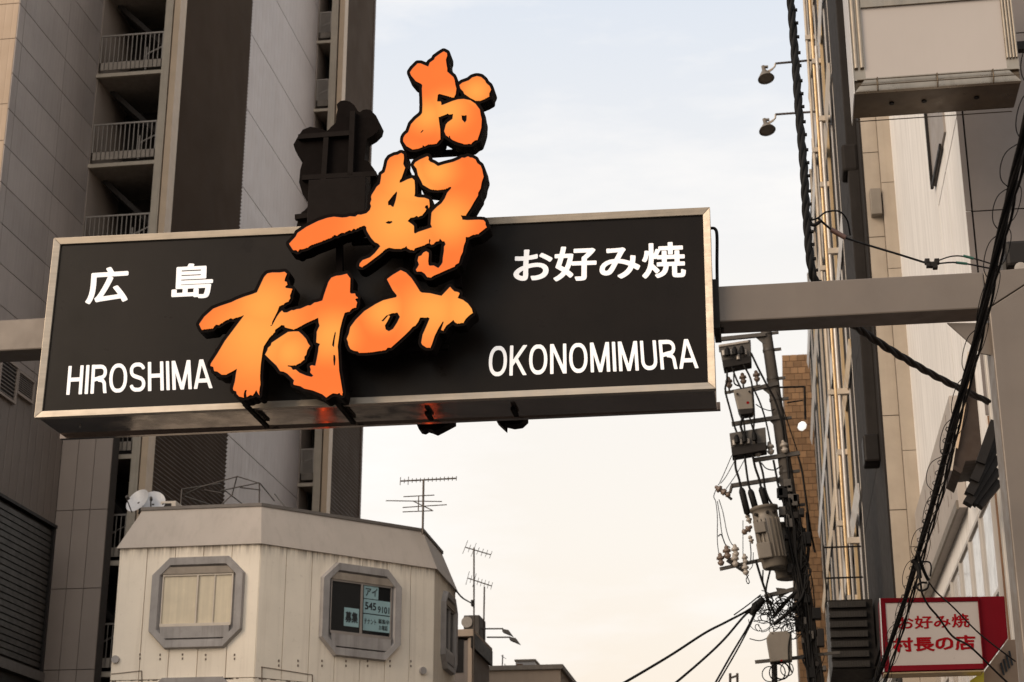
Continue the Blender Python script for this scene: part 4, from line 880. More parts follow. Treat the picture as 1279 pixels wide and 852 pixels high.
# --- red framed projecting sign
YRD = 18.0
rs = T('red_projecting_sign', 'red framed shop sign with red brush writing on white, projecting from the wall', 'sign', P(1180, 838, YRD))
q = lambda u, v: V((P(u, v, YRD).x, YRD, P(u, v, YRD).z))
r_tl, r_tr, r_br, r_bl = q(1098.5, 747.5), q(1255, 745.5), q(1229, 836.5), q(1103.5, 840)
full = [q(1098.5, 747.5), q(1254.5, 744.5), q(1259, 797), q(1229, 836.5), q(1103.5, 840)]
MB().prism(full, (0, .32, 0)).build('sign_case', M_RED, rs, .008)
w4 = [q(1105.5, 753.5), q(1221, 751.5), q(1227.5, 829), q(1111, 832)]
fr0 = [q(1099, 748), q(1221.5, 746), q(1229, 836), q(1104, 839.5)]
for i in range(4):
    a, c = fr0[i], fr0[(i+1) % 4]; d, e = w4[(i+1) % 4], w4[i]
    if i == 1: a = q(1221.6, 746.1); 
    MB().loft([a+V((0, -.002, 0)), c+V((0, -.002, 0)), d+V((0, -.002, 0)), e+V((0, -.002, 0))], [a+V((0, -.035, 0)), c+V((0, -.035, 0)), d+V((0, -.02, 0)), e+V((0, -.02, 0))]).build('frame_bar', M_RED, rs, .003)
MB().loft([p+V((0, -.003, 0)) for p in w4], [p+V((0, -.010, 0)) for p in w4]).build('face_sheet', M_WPAN, rs)
rp = lambda u, v: P(u, v, YRD-.011)
fit_text('brush_lettering', 'お好み焼', ((1122, 787), (1211.5, 783.5), (1121, 770), (1210, 766)), rp, M_REDINK, rs, .022, .003, 1.02, .6)
fit_text('brush_lettering', '村長の店', ((1116, 815), (1219, 812), (1114, 797), (1218, 792.5)), rp, M_REDINK, rs, .034, .003, 1.0, .8)
MB().loft([q(1104, 840.2), q(1229, 836.8), q(1229, 838.5), q(1104, 842)], [p+V((0, .3, 0)) for p in (q(1104, 840.2), q(1229, 836.8), q(1229, 838.5), q(1104, 842))]).build('bottom_trim', M_GOLD, rs)
MB().prism([q(1098, 748), q(1099.3, 748), q(1104.3, 840), q(1103, 840)], (0, -.037, 0)).build('edge_strip', M_SILV, rs)
ys_ = T('yellow_banner', 'yellow triangular banner below the red sign', 'banner', P(1220, 850, 18.4))
MB().prism([P(1229, 838, 18.45), P(1229, 880, 18.45), P(1200, 880, 18.45), P(1212, 850, 18.45)], (0, .02, 0)).build('banner_cloth', M_YEL, ys_)
wp_ = T('wood_sign_board', 'leaning brown board with dark writing behind the red sign corner', 'sign', P(1250, 840, 18.6))
MB().prism([P(1259, 799, 18.6), P(1268, 799, 18.6), P(1275, 880, 18.6), P(1215, 880, 18.6), P(1230, 838, 18.6)], (0, .03, 0)).build('board', mat('tan_board', (.33, .22, .14), .6, 0, .1, 3, grain=(8, 8, 2)), wp_)
for i in range(4): MB().bar(P(1250+i*3.5, 828-i*5, 18.58), P(1254+i*3.5, 843-i*4, 18.58), .02, .006).build('brush_stroke', M_INK, wp_)

# --- big blank lightbox high on the right
YBX = 17.6
M_LBOX = mat('lightbox_acrylic', (.47, .425, .395), .5, 0, .03, 1, streak=.1, dirt=(.38, .33, .29), spec=.2)
bx = T('blank_lightbox_sign', 'large blank white lightbox sign with tarnished steel frame, upper right corner', 'sign', P(1180, 110, YBX))
zbx = P(1170, 108, YBX).z
xl, xr = P(1068, 112, YBX).x, P(1276, 102, YBX).x
ybk = (PZ(1063, 145.6, zbx).y+PZ(1268, 138, zbx).y)/2
ztop = zbx+2.6
MB().box(xl, xr, YBX+.06, ybk, zbx, ztop).build('case', M_TARN, bx, .01)
zf1, zf0 = P(1160, 3, YBX).z, P(1160, 91, YBX).z
xf0, xf1 = P(1078, 50, YBX).x, P(1254, 45, YBX).x
MB().box(xf0, xf1, YBX+.03, YBX+.05, zf0, zf1).build('face_sheet', M_LBOX, bx)
MB().box(xf0, xf1, YBX+.03, YBX+.05, zf1+.12, ztop-.1).build('face_sheet', M_LBOX, bx)
MB().loft([V((xl, YBX+.06, zbx)), V((xr, YBX+.06, zbx)), V((xf1, YBX+.06, zf0)), V((xf0, YBX+.06, zf0))], [V((xl, YBX, zbx)), V((xr, YBX, zbx)), V((xf1, YBX+.025, zf0)), V((xf0, YBX+.025, zf0))]).build('frame_bar', M_STEELD, bx)
MB().box(xf0, xf1, YBX, YBX+.06, zf1, zf1+.12).build('frame_bar', M_STEELD, bx)
for xs0, xs1, u in ((xl, xf0, 0), (xf1, xr, 1)):
    MB().box(xs0, xs1, YBX+.03, YBX+.06, zf0-.02, ztop).build('side_frame', M_STEELD, bx)
    for k in range(4 if u else 2):
        xx = xs0+(xs1-xs0)*(k+.5)/(4 if u else 2); MB().tube([(xx, YBX+.01, zbx+.30), (xx, YBX+.01, ztop)], .013 if u else .024, 8).build('vertical_tube', mat('worn_tube', (.36, .31, .25), .5, .3, .1, 6), bx)
for v, yy, dz in ((0, YBX-.05, .05), (0, ybk+.04, -.02), (0, YBX-.02, .135)):
    MB().tube([(xl+.03, yy, zbx+dz), (xr-.02, yy, zbx+dz)], .006, 6).build('guard_wire', M_TARN, bx)
for xx in (xl+.25, (xl+xr)/2, xr-.3):
    MB().tube([(xx, YBX+.01, zbx+.16), (xx, YBX-.05, zbx+.14), (xx, YBX-.05, zbx+.04), (xx, YBX, zbx-.01)], .007, 6).build('hook', M_TARN, bx)
for xx in (xl+.42, xl+.78, xr-.45): MB().tube([(xx, (YBX+ybk)/2, zbx+.01), (xx, (YBX+ybk)/2, zbx-.012)], .03, 12).build('drain_cap', M_DARK, bx)
MB().box(xr, XW+.6, YBX+.2, YBX+.3, zbx+.5, zbx+.6).build('wall_bracket', M_DARK, bx)
MB().prism([V((xl-.004, YBX, zbx-.02)), V((xl-.004, ybk+.05, zbx-.06)), V((xl-.004, ybk+.05, ztop)), V((xl-.004, YBX, ztop))], (-.012, 0, 0)).build('side_panel', M_SILV, bx)

# --- beige tiled pier and charcoal wall
YB2 = yfar; xb0 = P(1086, 300, YB2).x; xm = P(1106, 300, YB2).x
bp_ = T('beige_tiled_pier', 'beige tiled pier between the charcoal wall and the white wall', 'building', (xm, YB2, 0))
MB().box(xb0+.05, XW+3, YB2+.05, YB2+1.0, 0, 24).build('backing_wall', M_JOINT, bp_)
zt0 = P(1095, 296, YB2).z; zt2 = P(1095, 190, YB2).z; ht = zt2-zt0
for r in range(-7, 7):
    piece('tile_panel', 'a', bp_, M_TILE, V((xb0, YB2, 0)), EX, EZ, NF, 0, xm-xb0-.008, zt0+ht*r+.008, zt0+ht*(r+1)-.008, -.05, 0)
    piece('tile_panel', 'b', bp_, M_TILE, V((xm, YB2-.12, 0)), EX, EZ, NF, 0, XW-xm+.02, zt0+ht*r+.6*ht+.006, zt0+ht*(r+1)+.6*ht-.006, -.3, 0)
MB().box(xb0+.06, xm-.03, YB2-.18, YB2, P(1095, 272, YB2).z, P(1095, 240, YB2).z).build('vent_hood', M_TRANS, bp_, .01)
XC2 = xb0
yc3 = PX(1052, 300, XC2).y
ch = T('charcoal_building', 'dark charcoal clad building with a black duct between pier and silver facade', 'building', (XC2+2, yc3-3, 0))
yy_ = np.linspace(YB2+1.0, yc3, 4)
MB().box(XC2+.08, XC2+5, YB2+1.0, yc3, 0, 34).build('backing_wall', M_BACK, ch)
for i in range(3):
    for z_ in np.arange(0, 34, 3.4): piece('cladding_panel', 'c', ch, M_CHAR, V((XC2+.03, 0, 0)), EY, EZ, NL, yy_[i]+.01, yy_[i+1]-.01, z_+.01, z_+3.39, -.05, 0)
MB().box(XC2-.02, XC2+.3, YB2+.3, YB2+1.0, 0, 34).build('edge_column', M_CHAR, ch)
dz1 = PX(1082, 535, XC2-.3).z
dy0 = PX(1079, 565, XC2-.3).y
MB().box(XC2-.30, XC2-.005, dy0, dy0+.55, PX(1085, 588, XC2-.2).z, PX(1085, 538, XC2-.2).z).build('duct_hood', M_DARK, ch, .04)
MB().box(XC2-.22, XC2-.005, dy0+.05, dy0+.5, dz1, 30).build('duct', M_CHAR, ch, .02)
zq1 = PX(1063, 90, XC2-.25).z
ye_ = PX(1050, 160, XC2-.3).y; MB().box(XC2-.32, XC2-.005, ye_, ye_+.6, PX(1060, 176, XC2-.25).z, PX(1058, 132, XC2-.25).z).build('duct_hood', M_CHAR, ch, .06)
# horizontal siding low on its flank
for k in range(6):
    z_ = PX(1085, 850, XC2).z-.9+(k-3)*.33; piece('siding_board', 'k', ch, M_SILV if k < 4 else M_DARK, V((XC2, 0, 0)), EY, EZ, NL, YB2+1.2, yc3-.2, z_, z_+.2, -.02, .06)
# --- silver and gold finned facade
XS = XC2-.02; ys0, ys1_ = yc3+.02, PX(1004.5, 400, XC2-.02).y
sf = T('finned_facade_building', 'tall narrow facade of gold and silver fins glowing in the low light', 'building', (XS+2, 55, 0))
yS1, yS2 = PX(1026, 400, XS).y, PX(1012.5, 400, XS).y
ztS = lambda y: 46 if y <= yS1 else (PX(1011, 135, XS).z if y <= yS2 else PX(1006, 330, XS).z)
M_FDARK = mat('facade_dark', (.028, .022, .018), .7, 0, .2, 1, spec=.05)
for ya_, yb_ in ((ys0, yS1), (yS1, yS2), (yS2, ys1_)): MB().box(XS+.12, XS+6, ya_, yb_-.01, 0, ztS((ya_+yb_)/2)-.05).build('glazed_wall', M_FDARK, sf)
y = ys0+.5; k = 0
while y < ys1_-.1:
    pr = (.05, .03, .075, .035, .055)[k % 5]; m_ = (M_ALU, M_SILV, M_GOLD, M_SILV, M_ALU, M_SILV, M_GOLD)[k % 7]
    MB().box(XS+.12-pr, XS+.13, y-.09, y+.09, 0, ztS(y)).build('fin', m_, sf); y += (2.3, 1.8, 2.9, 1.6, 2.2)[k % 5]*(1+(y-ys0)*.022); k += 1
k = 0; z_ = 4.0
while z_ < 44:
    ends = [e for e in (ys1_, yS2, yS1) if ztS(e-.2) > z_+.3]; ye2 = ends[0]-.05; x0_ = XS+(.0, .03, -.06)[k % 3]; x1_ = x0_+(.06, .05, .075)[k % 3]
    MB().loft([V((x0_, ys0, z_+.30)), V((x1_, ys0, z_)), V((x1_, ys0, z_+.30))], [V((x0_, ye2, z_+.30)), V((x1_, ye2, z_)), V((x1_, ye2, z_+.30))]).build('sloped_ledge', (M_SILV, M_ALU, M_SILV, M_GOLD)[k % 4], sf)
    z_ += (3.1, 4.0, 3.4)[k % 3]; k += 1
for k, Yp in enumerate((46, 42.5, 40.6)):
    zt_ = (31, 28, 24)[k]; MB().tube([(XS-.14, Yp, 4), (XS-.14, Yp, zt_)], .045, 10).build('downpipe', (M_ALU, M_GOLD, M_SILV)[k], sf)
    for zz in np.arange(5+k, zt_-1, 3.7): MB().box(XS-.19, XS+.1, Yp-.08, Yp+.08, zz, zz+.14).build('pipe_bracket', M_ALU, sf)
# flood lamps on arms
for lab, arm, cap_, rim_ in (('upper of the two flood lamps on arms from the finned facade', ((1020, 74.7), (968.5, 79.4), (967, 84), (961, 88), (957, 89.5)), (953.5, 84.5), (957, 100.5)), ('lower of the two flood lamps on arms from the finned facade', ((1019, 139.5), (968.5, 143), (968, 148), (963, 151.5), (958, 154)), (955, 150.5), (958.5, 165))):
    Yl = 46.0; root = T('flood_lamp', lab, 'lamp', P(*arm[0], Yl), 'flood lamps of the finned facade')
    a0 = P(*arm[0], Yl); MB().tube([V((XS+.1, a0.y, a0.z)), a0, P(*arm[1], Yl)], .035, 8).build('arm', mat('lamp_arm', (.10, .08, .075), .5, .4), root)
    MB().tube(catmull([P(*q_, Yl) for q_ in arm[1:]], 5), .026, 8).build('gooseneck', M_ALU, root); MB().tube(catmull([P(q_[0]-1.5, q_[1]+2.5, Yl) for q_ in arm[2:]], 5), .020, 8).build('gooseneck', M_ALU, root)
    c0, c1 = P(*cap_, Yl), P(*rim_, Yl); c1 = c1+V((0, -.1, 0)); ax = (c1-c0).normalized()
    MB().tube([c0-ax*.05, c0+ax*.12, c0+ax*.16, c1], [.055, .06, .09, .25], 20, False).build('shade', M_TRANS, root)
    MB().tube([c1-ax*.06, c1-ax*.05], .22, 20).build('lens', M_PORC, root); MB().box(c0.x-.02, c0.x+.14, c0.y-.05, c0.y+.05, c0.z-.01, c0.z+.04).build('lamp_cap', M_TRANS, root)
# --- dark slatted stair screen projecting low
ds = T('dark_slatted_box', 'dark slatted metal box projecting below the finned facade', 'screen', P(1058, 840, 36))
Yd = 35.6; dx0, dx1 = P(1037, 790, Yd).x, P(1084, 790, Yd).x; dz0, dz1_ = P(1055, 835, Yd).z, P(1055, 748, Yd).z
MB().box(dx0, XC2-.01, Yd+.1, Yd+2.2, dz0, dz1_).build('box_body', M_DARK, ds)
for k in range(7):
    z_ = dz0+(dz1_-dz0)*k/7; piece('slat', 'd', ds, mat('slat_dark', (.030, .026, .023), .4, .3, .2, rib=('X', .05, .5)), V((dx0, Yd, 0)), EX, EZ, NF, 0, dx1-dx0, z_+.03, z_+(dz1_-dz0)/7-.05, -.09, 0)
for u in (1031, 1062): p = P(u, 720, Yd+.3); MB().tube([(p.x, Yd+.3, dz1_), (p.x, Yd+.3, dz1_+1.2)], .02, 6).build('rail_post', M_DARK, ds)
for dz in (.5, 1.15): MB().tube([(P(1031, 720, Yd+.3).x, Yd+.3, dz1_+dz), (P(1078, 720, Yd+.3).x, Yd+.3, dz1_+dz)], .02, 6).build('rail', M_DARK, ds)
# --- brick tower far off
YBK = 74.0; bkx0 = P(985, 600, YBK).x; bkz1 = P(990, 443, YBK).z
bk_ = T('orange_brick_tower', 'distant orange brick building edge behind the utility pole', 'building', (bkx0+1.5, YBK+1, 0))
MB().box(bkx0+.02, bkx0+4, YBK+.03, YBK+6, 0, bkz1-.02).build('mortar_wall', M_MORTAR, bk_)
bw, bh = .34, .30; r = 0; z_ = bkz1; cnt = 0
while z_ > 9 and cnt < 290:
    off = (r % 2)*.17
    for k in range(4):
        a0 = max(0, k*bw-off)
        if cnt < 290: piece('brick', 'b%d' % (k == 0 and r % 2), bk_, M_BRICK, V((bkx0, YBK, 0)), EX, EZ, NF, a0+.012, k*bw-off+bw-.012, z_-bh+.012, z_-.012, -.04, 0); cnt += 1
    z_ -= bh; r += 1
sl_b = MB().box(bkx0+.01, bkx0+3.9, YBK+.005, YBK+.05, 0, z_); sl_b.build('plain_brickwork', M_BRICK, bk_)

# ================================================================== UTILITY POLE AND ITS GEAR
YU = 32.0
pole = T('utility_pole', 'leaning concrete utility pole crowded with transformers and switch gear', 'utility pole', P(1018, 850, YU))
p1, p2 = P(956, 408, YU), P(1019, 850, YU); ptop = p1+(p1-p2)*.01; pbot = p1+(p2-p1)*((p1.z)/(p1.z-p2.z))
pole.location = pbot
MB().tube([pbot, p2, p1], [.20, .155, .105], 18).build('shaft', M_POLE, pole)
pdir = (p1-p2).normalized()
def U(u, v, dy=0.): return P(u, v, YU+dy)
for v in (418, 440, 478, 505, 530, 598, 640, 690): 
    t_ = (v-408)/(850-408); c = p1.lerp(p2, t_); r_ = .105+.05*t_; MB().tube([c-pdir*.025, c+pdir*.025], r_+.012, 18).build('clamp_band', M_GALV, pole)
    MB().bar(c+V((r_, -.03, 0)), c+V((r_+.13, -.03, .01)), .05).build('band_bolt', M_GALV, pole)
def arm(u0, v0, u1, v1, w_=.075, dy=-.12): return MB().bar(U(u0, v0, dy), U(u1, v1, dy), w_).build('cross_arm', M_GALV, pole)
arm(898, 424, 956, 418); arm(938, 487, 972, 479); arm(914, 530, 976, 521); arm(941, 575, 999, 566); arm(913, 607, 972, 598); arm(899, 711, 985, 692, .06); arm(955, 745, 1000, 734, .07); arm(943, 827, 1012, 820, .06); arm(1000, 820, 1049, 815, .05)
def plate(pts, dy=-.1, th=.03, m=M_GALV, nm='bracket_plate'): return MB().prism([U(u, v, dy) for u, v in pts], (0, th, 0)).build(nm, m, pole)
plate([(940, 418), (956, 416), (960, 432), (952, 428)]); plate([(950, 484), (965, 480), (972, 498), (963, 494)]); plate([(960, 524), (976, 520), (980, 540), (970, 534)]); plate([(970, 598), (981, 590), (982, 612), (975, 606)]); plate([(969, 734), (980, 735), (990, 738), (976, 745), (975, 752)])
def box_px(name, pts, dy, dep, m, bev=.01): return MB().prism([U(u, v, dy) for u, v in pts], (0, dep, 0)).build(name, m, pole, bev)
# switch gear 1 and 2
g1_ = box_px('switch_box', [(898.5, 431), (937.5, 424), (938.5, 453), (904, 459.5)], -.35, .3, M_GALV); box_px('switch_base', [(902, 450), (938.5, 444), (938.5, 453), (904, 459.5)], -.38, .36, M_DARK)
box_px('switch_rail', [(897.5, 430.5), (935, 424.5), (935, 427.5), (897.5, 433.5)], -.38, .34, M_PORC)
g2_ = box_px('switch_box', [(911, 541), (956, 533.5), (958, 562), (914.5, 570)], -.35, .3, M_GALV); box_px('switch_base', [(913.5, 558), (957.5, 552), (957.5, 562), (914.5, 569.5)], -.38, .36, M_DARK)
for (u, v) in ((903.5, 438), (912.5, 437), (921.5, 443), (930.5, 437), (916.5, 550), (925, 549), (934, 548)):
    MB().tube([U(u, v, -.40), U(u+.7, v+6, -.40)], .035, 10).build('bushing', M_PORC, pole)
for (u, v) in ((908.5, 437), (917.5, 436), (926.5, 435), (920, 546), (929.5, 545), (942, 543)):
    MB().tube([U(u, v-3, -.45), U(u, v, -.45), U(u+.8, v+7, -.45)], [.02, .05, .05], 10).build('bushing_cover', M_RUBBER, pole)
# small transformer with red mark
box_px('small_transformer', [(916, 487), (939, 484), (941, 512), (937, 516), (925, 517.5), (922, 512)], -.42, .3, M_TRANS, .02); box_px('transformer_foot', [(921.5, 511), (941, 509.5), (940, 516), (925, 518)], -.43, .3, M_DARK, .01)
MB().tube([U(934, 503, -.42), U(934, 503, -.43)], .027, 12).build('red_mark', M_REDINK, pole)
for (u, v) in ((921, 492), (936, 489)): MB().tube([U(u, v, -.42), U(u, v, -.47)], .02, 8).build('bushing', M_DARK, pole)
def insul(u, v, tilt=(0, 0, 1), sc=1., m=M_PORCB):
    c = U(u, v, -.2); a = V(tilt).normalized(); prof = [(-.13, .03), (-.10, .06), (-.05, .075), (-.045, .05), (0, .045), (.01, .085), (.06, .075), (.07, .045), (.12, .04), (.14, .02)]
    MB().tube([c+a*(z*sc) for z, r in prof], [r*sc for z, r in prof], 12).build('insulator', m, pole)
for u, v in ((910.5, 478), (928, 473), (945, 470)): insul(u, v, (-.1, 0, 1), .85); MB().tube([U(u, v+6, -.2), U(u+1, v+14, -.15)], .02, 6).build('insulator_pin', M_GALV, pole)
MB().bar(U(905, 491, -.15), U(950, 482, -.15), .05).build('cross_arm', M_GALV, pole)
for u, v in ((946, 562.5), (962, 560), (979.5, 558)): insul(u, v, (-.12, 0, 1), .95, M_PORC)
insul(900, 612, (-.8, 0, .6), .9); insul(906, 616, (-.8, 0, .6), .8); MB().tube([U(906, 617, -.2), U(912, 615, -.2), U(914, 607, -.15)], .03, 8).build('insulator_arm', M_GALV, pole); MB().tube([U(906, 617, -.2), U(914, 624, -.2)], .028, 6).build('insulator_arm', M_DARK, pole)
for u, v, s_ in ((900, 699, .9), (908, 690, .95), (918.5, 688, .9), (918, 700, .95), (930.5, 698, .7), (931, 711, .85)): insul(u, v, (-.1, 0, 1), s_, M_PORC if u > 910 else M_PORCB)
for (a, bq) in (((904, 694), (925, 706)), ((908, 700), (931, 715)), ((925, 706), (933, 716))): MB().bar(U(*a, -.2), U(*bq, -.2), .05).build('insulator_arm', M_DARK, pole)
# surge sleeves
for a, bq in (((926, 610), (934, 643)), ((937, 612), (945, 640)), ((950.5, 609), (958, 634))):
    pa_, pb2 = U(*a, -.3), U(*bq, -.3); d_ = pb2-pa_
    MB().tube([pa_-d_*.05, pa_, pa_+d_*.12, pa_+d_*.94, pb2], [.012, .04, .062, .062, .03], 12).build('rubber_sleeve', M_RUBBER, pole)
insul(935, 648, (.3, 0, -1), .7, M_PORC); insul(933, 662, (.8, 0, .6), .85, M_PORCB); insul(938, 674, (.3, 0, -1), .6, M_PORC)
# big can transformers
def can_tr(ct, cb_, r_px, dy, fins, nm):
    a, c = U(*ct, dy), U(*cb_, dy); r_ = r_px/2144*(a-C0).length*.985; d_ = (a-c); L_ = d_.length; d_.normalize()
    o = MB().tube([c, c+d_*.03, c+d_*(L_*.13), c+d_*(L_*.14), a-d_*(L_*.2), a-d_*(L_*.19), a-d_*.06, a-d_*.055, a], [r_*.80, r_*.88, r_*.9, r_*.97, r_*.97, r_*.93, r_*.93, r_*1.04, r_*1.04], 28).build(nm, M_TRANS, pole)
    x = d_.cross(V((0, 1, 0))).normalized(); y = x.cross(d_)
    for k in range(fins):
        an = radians(-150+k*17); dr = x*cos(an) + V((0, 1, 0))*sin(an); p0 = c+d_*(L_*.14)+dr*r_*.96; q0 = a-d_*(L_*.22)+dr*r_*.96
        MB().bar(p0, q0, .022, .07, dr).build('cooling_fin', M_TRANS, o)
    for an in (-130, -100, -50): dr = x*cos(radians(an)) + V((0, 1, 0))*sin(radians(an)); p0 = a-d_*.16+dr*r_*.9; MB().tube([p0, p0+dr*.06], .03, 10).build('bushing', M_DARK, o)
    dr = x*cos(radians(-55)) + V((0, 1, 0))*sin(radians(-55)); p0 = a-d_*(L_*.35)+dr*r_; MB().obox(p0, x, d_, V((0, -1, 0)), -.1, .1, -.12, .08, 0, .1).build('nameplate_box', M_TRANS, o, .01); p0 = c+d_*(L_*.25)+dr*r_*.95; MB().obox(p0, x, d_, V((0, -1, 0)), -.13, .13, -.14, .16, 0, .1).build('terminal_box', M_TRANS, o, .02)
    return o
can_tr((980, 655), (982, 724), 14.5, .25, 0, 'rear_transformer'); can_tr((954, 634), (968, 709.5), 17, -.35, 7, 'front_transformer')
# lower cabinet
cabi = box_px('cabinet', [(957, 797), (962, 789), (984, 788), (989, 792), (989.5, 824), (962, 827)], -.45, .35, MATS['transformer_paint'], .02)
MB().tube([U(976, 825, -.46), U(976, 825, -.47)], .016, 10).build('red_mark', M_REDINK, pole)
MB().tube([U(967, 826, -.3), U(968, 870, -.3)], .055, 10).build('conduit', M_DARK, pole)
# pole-borne wiring
def wire(name, pts, r_, par, m=M_RUBBER, n=6, seg=6): return MB().tube(catmull([p if isinstance(p, V) else U(*p) for p in pts], seg), r_, n).build(name, m, par)
W = [([(908, 459, -.3), (908, 475, -.3), (906, 488, -.3), (912, 512, -.3), (917, 531, -.3), (922, 545, -.3)], .022), ([(914, 458, -.35), (920, 474, -.35), (930, 495, -.4), (936, 520, -.35), (943, 545, -.4), (945, 560, -.3)], .02),
     ([(929, 456, -.35), (938, 475, -.4), (941, 500, -.4), (942, 525, -.4), (940, 545, -.4)], .02), ([(938, 441, -.35), (948, 462, -.35), (960, 485, -.35), (968, 500, -.3), (977, 530, -.3), (980, 555, -.2)], .022),
     ([(917, 460, -.35), (917, 478, -.3), (925, 483, -.3)], .016), ([(932, 516, -.35), (925, 530, -.4), (931, 548, -.4)], .025), ([(927, 516, -.35), (930, 535, -.4), (930, 545, -.4)], .02),
     ([(941, 485, -.3), (950, 505, -.3), (957, 528, -.3), (962, 552, -.25)], .018), ([(918, 569, -.3), (919, 585, -.3), (923, 598, -.3), (926, 612, -.3)], .026), ([(930, 568, -.3), (932, 585, -.3), (935, 605, -.3), (938, 614, -.3)], .024), ([(940, 568, -.3), (943, 583, -.3), (948, 598, -.3), (951, 611, -.3)], .026),
     ([(949, 577, -.25), (953, 592, -.25), (956, 612, -.3), (963, 628, -.3), (972, 636, -.2)], .024), ([(966, 575, -.25), (969, 590, -.25), (973, 610, -.25), (980, 632, -.2)], .024), ([(951, 578, -.2), (957, 585, -.2), (967, 587, -.2), (976, 582, -.15)], .012), ([(944, 505, -.2), (952, 510, -.2), (962, 513, -.2), (968, 511, -.15)], .01),
     ([(983, 570, -.2), (986, 600, -.25), (987, 625, -.25), (994, 645, -.25), (1003, 662, -.2)], .03), ([(966, 480, -.1), (976, 505, -.1), (988, 540, -.1), (997, 567, -.1)], .012), ([(997, 570, -.15), (1002, 590, -.15), (1007, 625, -.15), (1012, 660, -.15), (1018, 690, -.15)], .022),
     ([(944, 700, -.3), (950, 720, -.3), (955, 735, -.3), (960, 750, -.3), (967, 765, -.3)], .025), ([(962, 712, -.3), (957, 735, -.3), (958, 752, -.3), (963, 766, -.3)], .02), ([(953, 712, -.3), (953, 728, -.3), (957, 742, -.3)], .016),
     ([(999, 640, -.25), (997, 680, -.25), (994, 715, -.25), (990, 745, -.25)], .014), ([(928, 650, -.2), (928, 690, -.2), (928.5, 706, -.2)], .008), ([(937, 678, -.2), (938, 690, -.2), (937.5, 703, -.2)], .012), ([(941, 690, -.2), (940, 706, -.2), (936, 712, -.2)], .008),
     ([(914, 569, -.2), (905, 590, -.2), (899, 603, -.2), (897, 606, -.2)], .008), ([(918, 575, -.2), (907, 595, -.2), (900, 604, -.2)], .008), ([(930, 574, -.2), (920, 592, -.2), (906, 612, -.2)], .008),
     ([(895, 610, -.2), (891.5, 620, -.2), (894, 627, -.2), (896, 645, -.2), (896, 675, -.2), (898, 693, -.2)], .009), ([(896, 626, -.2), (899, 645, -.2), (902, 668, -.2), (908, 685, -.2)], .009), ([(898, 624, -.2), (903, 640, -.2), (908, 665, -.2), (913, 678, -.2), (917, 682, -.2)], .009), ([(897, 670, -.2), (901, 668, -.2), (906, 680, -.2), (912, 684, -.2)], .012), ([(931, 716, -.2), (934, 722, -.2), (936, 727, -.2), (934, 729, -.2), (932, 724, -.2), (935, 718, -.2)], .01)]
for pts, r_ in W: wire('lead_wire', pts, r_, pole)
rg = random.Random(11)
# untidy service loops around the lower junction
tang = MB()
for k in range(60):
    c = (rg.uniform(946, 999), rg.uniform(748, 790)); r_ = rg.uniform(3, 12); a0 = rg.uniform(0, 6.28); st = rg.uniform(.6, 1.5); ln = rg.uniform(2.5, 7)
    pts = [(c[0]+r_*st*cos(a0+t_*ln/7)+t_*.4*rg.uniform(-1, 1), c[1]+r_*sin(a0+t_*ln/7)+t_*.4, -.35+rg.uniform(-.12, .12)) for t_ in range(8)]
    tang.tube(catmull([U(*p) for p in pts], 3), rg.uniform(.005, .011), 5)
tang.build('service_loops', M_RUBBER, pole)
for c, r_, kk in (((961, 842), 9, .01), ((971, 840), 10, .012), ((976, 838), 10, .016), ((983, 836), 8, .01)): wire('cable_coil', [(c[0]+r_*cos(t_*.7), c[1]+r_*1.05*sin(t_*.7), -.35) for t_ in range(10)], kk, pole)
wire('pole_cable', [(1004, 660, -.2), (1001, 700, -.25), (1000, 750, -.25), (1005, 780, -.25), (1012, 805, -.25), (1017, 850, -.25), (1019, 880, -.25)], .045, pole)
wire('pole_cable', [(1008, 640, -.2), (1010, 680, -.2), (1006, 720, -.25), (1002, 745, -.3), (985, 765, -.35), (966, 780, -.35)], .035, pole)
wire('pole_cable', [(1000, 735, -.25), (985, 748, -.3), (975, 760, -.3), (966, 770, -.35)], .04, pole); wire('pole_cable', [(988, 790, -.45), (985, 808, -.48), (986, 830, -.48), (989, 840, -.45)], .016, pole); wire('pole_cable', [(1012, 822, -.2), (1003, 823, -.3), (1008, 835, -.3), (1014, 845, -.25)], .02, pole)
for k in range(7):
    o_ = rg.uniform(-9, 9); wire('pole_cable', [(p_[0]+o_+rg.uniform(-3, 3), p_[1], -.22-rg.uniform(0, .1)) for p_ in ((987, 622), (992, 655), (997, 690), (1003, 725), (1008, 765), (1013, 805), (1018, 850), (1021, 880))], rg.uniform(.012, .03), pole)
for k in range(16):
    v_ = rg.uniform(640, 830); u_ = 986+(v_-620)*.145; sd_ = rg.choice((-1, 1)); wire('stray_wire', [(u_, v_, -.25), (u_+sd_*rg.uniform(6, 16), v_+rg.uniform(-8, 14), -.3), (u_+sd_*rg.uniform(4, 14), v_+rg.uniform(14, 26), -.3), (u_+rg.uniform(0, 6), v_+rg.uniform(26, 40), -.25)], rg.uniform(.007, .014), pole)
MB().tube([U(938, 768, -.3), U(944, 758, -.3), U(954, 748, -.3)], [.04, .09, .06], 10).build('cable_junction', M_RUBBER, pole)
for k in range(30):          # clutter of clips, clamps and boxes on the shaft
    v = rg.uniform(610, 845); t_ = (v-408)/442; c = p1.lerp(p2, t_); s_ = rg.uniform(.03, .09); dx = rg.uniform(-.2, .2); MB().box(c.x+dx-s_, c.x+dx+s_, c.y-.3, c.y-.1, c.z-s_*1.3, c.z+s_*1.3).build('clip_box', rg.choice((M_DARK, M_GALV, M_RUBBER)), pole, .01)
